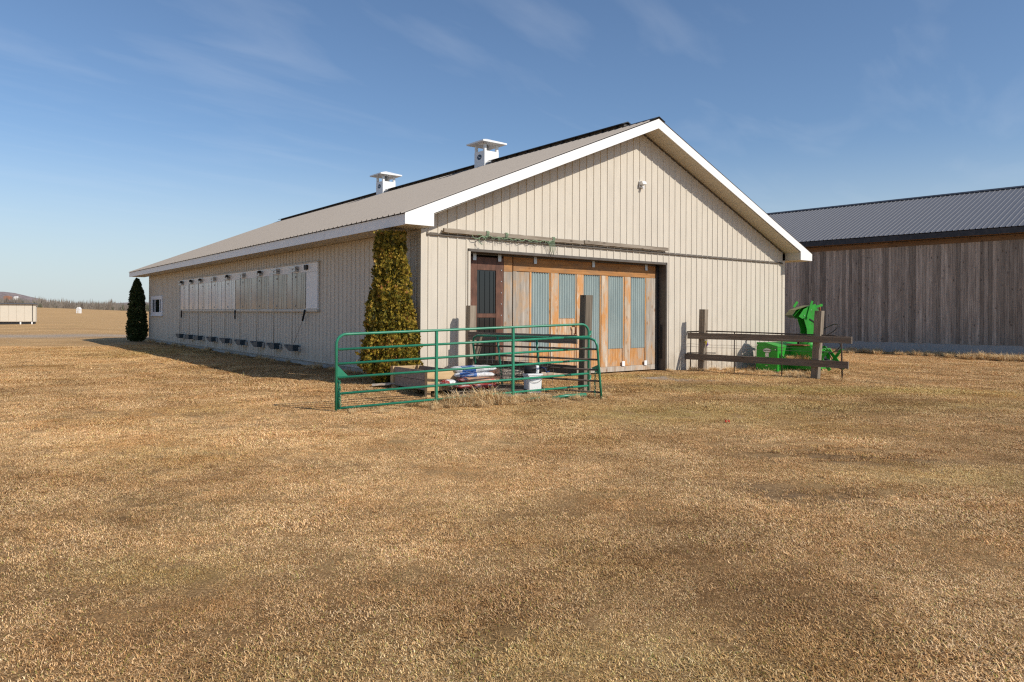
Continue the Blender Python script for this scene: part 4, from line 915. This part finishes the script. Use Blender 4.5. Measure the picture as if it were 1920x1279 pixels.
def lug(p0, p1, y, nm='lug'):
    a, b_ = px([p0, p1]); MB().plank((a[0], y, a[1]), (b_[0], y, b_[1]), .02, .07, (0, 0, 1), 2, 0).obj(nm, 'jd', CH)
lug((1492, 573), (1499, 563.5), -wch); lug((1505, 592), (1513.5, 562), wch + .05); lug((1514, 575), (1535, 569), wch); lug((1514, 575), (1535, 569), -wch)
a = px([(1536, 569), (1537, 583)]); MB().tube([(a[0][0], 0, a[0][1] + .03), (a[1][0], 0, a[1][1])], .03, 8).obj('cylinder', 'redrust', CH)
a = px([(1510, 594), (1520, 600)]); MB().plank((a[0][0], wch + .02, a[0][1]), (a[1][0], wch + .02, a[1][1]), .02, .03, (0, 0, 1), 2, 0).obj('stop_bar', 'black', CH)
for q_ in ((1499, 588), (1512, 578), (1524, 582), (1506, 586), (1527, 596)):
    a_ = px([q_])[0]; MB().tube([(a_[0], wch + .03, a_[1]), (a_[0], wch + .045, a_[1])], .012, 8).obj('bolt', 'galv', CH)
# decal and plate on the end plate
dc = MB().prism(oval(.135, .06), .003, 'y', -.005).obj('decal', 'labelw', SB, 0, (.375, 0, .665)); 
MB().prism(oval(.142, .066), .002, 'y', -.003).obj('decal_border', 'ink', SB, 0, (.375, 0, .665))
tm = text_mesh('Pronovost', .062, 'lettering', 'ink', .25); to = put('lettering', tm, dc, (0, -.0065, 0), (pi / 2, 0, 0))
MB().bx(.32, .43, -.004, .0, .475, .59).obj('maker_plate', 'labelw', SB)
MB().bx(.33, .40, -.012, .0, .20, .225).obj('bolt_plate', 'galv', SB)

# ------------------------------------------------------------------ distance: shed, small hut, farm buildings
def atpx(x, Y): return (x - 960) / 1355.3 * Y
Ys = 86; xs = atpx(66, Ys); zs = 1.65 - (596 - 585) / 1355 * Ys
SH = thing('portable_shed', 'long pale metal shed on skids in the far field at the left', 'shed', (xs, Ys, gz(xs, Ys)), radians(29))
sh0 = .32; shh = 2.32
pm = MB()
for k in range(9):
    MB().bx(-(k + 1) * .78 + .012 - .3, -k * .78 - .012 - .3, -.03, .0, sh0, shh).obj('wall_panel', 'shed', SH)
MB().bx(-7.3, -.02, .0, 2.4, sh0 - .05, shh - .02).obj('body', 'shed', SH); MB().bx(-.22, .05, -.02, .02, sh0 - .02, shh).obj('corner_post', 'shed', SH); MB().bx(-.3, -.23, -.035, .03, sh0, shh).obj('corner_strip', 'darktrim', SH)
MB().prism([(-.2, shh), (2.6, shh), (2.6, shh + .05), (1.2, shh + .16), (-.2, shh + .07)], 7.35, 'x', -7.2).obj('roof', 'darktrim', SH)
for x in (-.32, -1.45, -5): MB().bx(x - .07, x + .07, .0, 2.3, -.25, sh0).obj('skid', 'white', SH)
MB().bx(-5.2, -4.9, -.06, -.03, 1.6, 1.66).obj('latch', 'black', SH); MB().bx(-7, -.1, .1, 2.2, .0, sh0 - .05).obj('underframe', 'black', SH)
def hut(px_, Y, w, h, d, label, roofh=.35, mat='house', rmat='house', lift=None, grp=None, nm='farm_building', cat='building'):
    x = atpx(px_, Y); z = gz(x, Y) if lift is None else lift
    T = thing(nm, label, cat, (x, Y, z), radians(8), grp)
    MB().bx(-w / 2, w / 2, 0, d, -1, h).obj('wall', mat, T); MB().prism([(-w / 2 - .04 * w, h), (w / 2 + .04 * w, h), (w / 2 * .3, h + roofh * h), (-w / 2 * .3, h + roofh * h)], d + .1, 'y', -.05).obj('roof', rmat, T); return T
T = hut(146, 230, 1.05, 1.35, 1.4, 'tiny white hut alone at the far edge of the field', .45, nm='field_hut', cat='hut')
MB().bx(-.18, .18, -.03, 0, -.2, .9).obj('door', 'shed', T)

# hill and farm buildings beyond
Y0h = 1500
hv = []; hf = []; nxh = 260; nyh = 26
for j in range(nyh):
    for i in range(nxh):
        x = -2300 + i * 13.; y = Y0h - 500 + j * 52.
        tt = -x / y; crest = 20 + 24 * sst(tt, .61, .715) + 40 * sst(tt, .73, .98) + 1.5 * sin(tt * 40)
        e = sst(y, Y0h - 480, Y0h + 150)
        pxl = 960 + x / y * 1355
        z = -14 + (crest + 14) * e
        z += (noise.noise(Vector((x * .012, y * .012, 0))) * 4 + noise.noise(Vector((x * .05, y * .05, 2))) * 3.4) * e
        if e > .15: z += random.uniform(-1.6, 2.4)
        hv.append((x, y, z))
for j in range(nyh - 1):
    for i in range(nxh - 1): hf.append((j * nxh + i, j * nxh + i + 1, (j + 1) * nxh + i + 1, (j + 1) * nxh + i))
me = bpy.data.meshes.new('hill'); me.from_pydata(hv, [], hf); me.materials.append(M['hill']); kind(put('hill', me), 'structure')
for k, (px_, zy, w, mt, lab) in enumerate(((80, 566.5, 3.4, 'house', 'leftmost white farm building at the foot of the wooded hill'), (87, 566, 7, 'house', 'long white farm building second from the shed on the hillside'), (105, 567, 5, 'house', 'white farm building in the middle of the hillside row'), (117, 567.5, 8, 'house', 'rightmost long white farm building below the bare trees'),
                                     (12, 557, 10, 'brick', 'brick red farm building on the hillside above the shed'), (28, 558, 6, 'house', 'small pale house on the hillside above the shed'))):
    Y = 1000 if k < 4 else 1150; z = 1.65 + (584.8 - zy) / 1355 * Y - 2
    hut(px_, Y, w * 1000 / 1355 * 1.2, 3.4, 8, lab, .5, mt, 'house' if mt == 'house' else 'brick', z - 1.5)
# far wood: bare trees in one mass
random.seed(21)
vs = []; fs = []; sh = []
for k in range(2600):
    Y = random.uniform(335, 640); x = random.uniform(-.86, -.30) * Y
    edge = Y < 390
    h = random.uniform(4.5, 8.5) * (1 if edge else 1.25) * (Y / 420) ** .6; zb = gz(x, Y) - .5; tone = min(.95, max(0, random.gauss(.55, .2)))
    if random.random() < .07: tone = 1.0
    w_ = h * random.uniform(.16, .3)
    for q in range(11):
        a = random.uniform(-.9, .9); z0 = h * random.uniform(.0, .45); L_ = (h - z0) * random.uniform(.6, 1); th = .10 * (Y / 400)
        dx = sin(a * .5) * w_ * 2.4 * random.uniform(.4, 1); b0 = len(vs); dy = random.uniform(-1, 1)
        vs += [(x - th, Y + dy, zb + z0), (x + th, Y + dy, zb + z0), (x + dx + th * .5, Y + dy, zb + z0 + L_ * .6), (x + dx * 1.2, Y + dy, zb + z0 + L_), (x + dx - th * 2.2, Y + dy, zb + z0 + L_ * .6)]
        fs.append((b0, b0 + 1, b0 + 2, b0 + 3, b0 + 4)); sh += [tone + random.uniform(-.12, .12) if tone < 1 else 1.] * 5
me = bpy.data.meshes.new('far_wood'); me.from_pydata(vs, [], fs); me.materials.append(M['bare']); at = me.attributes.new('shade', 'FLOAT', 'POINT'); at.data.foreach_set('value', sh)
kind(put('far_wood', me), 'stuff', 'belt of leafless grey brown trees beyond the field', 'wood')

# ------------------------------------------------------------------ grass: instanced tufts of blades (stuff)
def blades(name, n, size, h0, h1, w_, lean0, lean1, mat, seed, curl=.5, rad_=None):
    rd = random.Random(seed); vs = []; fs = []; sh = []
    for i in range(n):
        if rad_: a = rd.uniform(0, 2 * pi); r = rad_ * sqrt(rd.random()); x, y = r * cos(a), r * sin(a); az = a + rd.gauss(0, .7)
        else: x, y = rd.uniform(-size, size), rd.uniform(-size, size); az = rd.uniform(0, 2 * pi)
        L_ = rd.uniform(h0, h1); le = rd.uniform(lean0, lean1); d = Vector((cos(az), sin(az), 0)); q = Vector((-sin(az), cos(az), 0)) * w_ * rd.uniform(.6, 1.3)
        p = Vector((x, y, -.006 if not rad_ else -.02)); kk = .6 if rad_ else .92; m1 = p + (d * sin(le * kk) + Vector((0, 0, cos(le * kk)))) * L_ * .5; m1.z = max(m1.z, .004)
        le2 = le + curl * rd.uniform(.2, 1); e = m1 + (d * sin(le2) + Vector((0, 0, cos(le2)))) * L_ * .5; e.z = max(e.z, .002)
        b0 = len(vs); vs += [p - q, p + q, m1 + q * .8, m1 - q * .8, e]; fs += [(b0, b0 + 1, b0 + 2, b0 + 3), (b0 + 3, b0 + 2, b0 + 4)]
        s = min(.98, max(0, rd.gauss(.52, .27)))
        if rd.random() < .05: s = 1.
        sh += [s] * 5
    m = bpy.data.meshes.new(name); m.from_pydata(vs, [], fs); m.materials.append(M[mat]); a = m.attributes.new('shade', 'FLOAT', 'POINT'); a.data.foreach_set('value', sh)
    return bpy.data.objects.new(name, m)
def scatter(name, pts, protos, label, cat):
    """points: (x, y, z, rot, scale)"""
    m = bpy.data.meshes.new(name); m.from_pydata([p[:3] for p in pts], [], [])
    for nm, k in (('rz', 3), ('sc', 4)): a = m.attributes.new(nm, 'FLOAT', 'POINT'); a.data.foreach_set('value', [p[k] for p in pts])
    for nm, fn in (('tone', lambda x, y: min(1, max(0, lawn_tone(x, y) - .55 * dirt(x, y) + random.gauss(0, .17)))), ('grn', green)): a = m.attributes.new(nm, 'FLOAT', 'POINT'); a.data.foreach_set('value', [fn(p[0], p[1]) for p in pts])
    o = put(name, m); kind(o, 'stuff', label, cat)
    g = bpy.data.node_groups.new(name + '_nodes', 'GeometryNodeTree'); g.interface.new_socket('Geometry', in_out='INPUT', socket_type='NodeSocketGeometry'); g.interface.new_socket('Geometry', in_out='OUTPUT', socket_type='NodeSocketGeometry')
    n = g.nodes; gi = n.new('NodeGroupInput'); go = n.new('NodeGroupOutput'); ip = n.new('GeometryNodeInstanceOnPoints'); jn = n.new('GeometryNodeJoinGeometry')
    for p in protos:
        oi = n.new('GeometryNodeObjectInfo'); oi.inputs['Object'].default_value = p; oi.inputs['As Instance'].default_value = True; g.links.new(oi.outputs['Geometry'], jn.inputs[0])
    g.links.new(gi.outputs[0], ip.inputs['Points']); g.links.new(jn.outputs[0], ip.inputs['Instance']); ip.inputs['Pick Instance'].default_value = True
    def attr(nm):
        a = n.new('GeometryNodeInputNamedAttribute'); a.data_type = 'FLOAT'; a.inputs['Name'].default_value = nm; return a.outputs[0]
    cx = n.new('ShaderNodeCombineXYZ'); g.links.new(attr('rz'), cx.inputs[2]); g.links.new(cx.outputs[0], ip.inputs['Rotation']); g.links.new(attr('sc'), ip.inputs['Scale'])
    g.links.new(ip.outputs[0], go.inputs[0]); md = o.modifiers.new('scatter', 'NODES'); md.node_group = g; return o
random.seed(33)
def inside(x, y):
    u, v = to_uv(x, y)
    return -.0 < u < W + .1 and -.05 < v < LN
P = []
def row(y0, y1, st, marg=1.1):
    y = y0
    while y < y1:
        hw = .735 * y + marg; x = -hw
        while x < hw:
            xx, yy = x + random.uniform(-.5, .5) * st, y + random.uniform(-.5, .5) * st
            if not inside(xx, yy):
                d = dirt(xx, yy); gr = gravel(xx, yy)
                if random.random() > d * .4 and random.random() > gr * .95 and random.random() > .25 * (.5 - lawn_tone(xx, yy)):
                    k = 1 + .45 * noise.noise(Vector((xx * .8, yy * .8, 7)))
                    P.append((xx, yy, gz(xx, yy), random.uniform(0, 6.28), max(.5, k * random.uniform(.8, 1.2)) * (1.12 if xx > 1.5 and yy < 6.5 else 1) * (1 + .5 * sst(yy, 9, 20)) * (1.6 if yy > 9 and random.random() < .10 else 1)))
            x += st
        y += st
row(2.4, 10, .20); row(10, 19, .24); row(19, 34, .31, 0)
pr = [blades('lawn_tuft', 760, .17, .009, .031, .0019, .8, 1.65, 'blade', k, .2) for k in range(4)] + [blades('lawn_tuft', 560, .18, .011, .047, .0021, .85, 1.65, 'blade', 50 + k, .3) for k in range(2)]
scatter('dry_grass', P, pr, 'short straw coloured winter lawn covering the foreground', 'grass')
# taller hay tussocks: along the gate, walls, fences and machine
P = []
def tuss(x, y, s): P.append((x, y, gz(x, y), random.uniform(0, 6.28), s))
for k in range(150):
    s = random.uniform(.1, LG + .35); off = random.gauss(-.12, .2); big = 1.0 if not 1.9 < s < 3.1 else 1.35
    p = Vector((gA.x, gA.y, 0)) + Vector((dg.x, dg.y, 0)).normalized() * s; q = Vector((-dg.y, dg.x, 0)).normalized()
    p = p + q * off; tuss(p.x, p.y, random.uniform(.35, .75) * big * (.6 if s < 1.4 else 1))
for (x, y, s) in ((-1.05, 12.95, 1.3), (-.9, 13.0, 1.35), (-.72, 13.12, 1.1), (-.5, 13.2, 1.5), (-.36, 13.3, 1.6), (-.25, 13.35, 1.3), (.1, 13.5, .9), (.3, 13.6, .8), (.5, 13.7, 1.0), (1.3, 14.25, 1.0), (1.15, 14.05, .8), (1.6, 14.3, .8), (-.6, 13.1, 1.2)): tuss(x, y, s)
for k in range(70):
    v = random.uniform(.6, LN); q = uv(random.uniform(-.35, -.02), v); tuss(q.x, q.y, random.uniform(.3, .75) * (1.5 if random.random() < .12 else 1))
for k in range(26): q = uv(random.uniform(7.9, 14.6), random.uniform(-.5, -.05)); tuss(q.x, q.y, random.uniform(.4, .9))
for k in range(40): p = p2v + dF * random.uniform(-.6, LF + 1.4) + Vector((random.gauss(0, .25), random.gauss(-.05, .25), 0)); tuss(p.x, p.y, random.uniform(.3, .75))
for k in range(40): p = P0 + hx * random.uniform(-.2, 1.9) + Vector((random.gauss(.1, .4), random.gauss(-.1, .3), 0)); tuss(p.x, p.y, random.uniform(.4, .9))
for k in range(150):
    s = random.uniform(-4, 10); p = A2 + D2 * s + Vector((-.745, -.667, 0)) * (random.uniform(.4, 2.0) if random.random() < .5 else random.uniform(1.6, 2.6)); tuss(p.x, p.y, random.uniform(.6, 1.25))
for k in range(22): p = A2 + D2 * random.uniform(5.2, 8.5) + Vector((-.745, -.667, 0)) * random.uniform(2.0, 3.2); tuss(p.x, p.y, random.uniform(1.0, 1.7))
for k in range(22): tuss(-1.9 + random.gauss(0, .7), 14.5 + random.gauss(0, .45), random.uniform(.25, .6))
pr = [blades('hay_tuft', 260, .1, .10, .36, .0034, .25, 1.25, 'hay', 80 + k, 1.3, .12) for k in range(4)]
scatter('hay_tufts', P, pr, 'clumps of dead long grass at the foot of gates, walls and machine', 'grass')
# tuft of hay caught on the snowblower
P = [(*(P0 + hx * 1.15 + G * .5 * 1.0 + Vector((random.gauss(0, .12), random.gauss(0, .08), .30 + .66 * 0 + random.uniform(.05, .2))))[:], random.uniform(0, 6), random.uniform(.6, .9)) for k in range(7)]
scatter('caught_hay', P, pr, 'hay piled behind the green snowblower housing', 'hay')
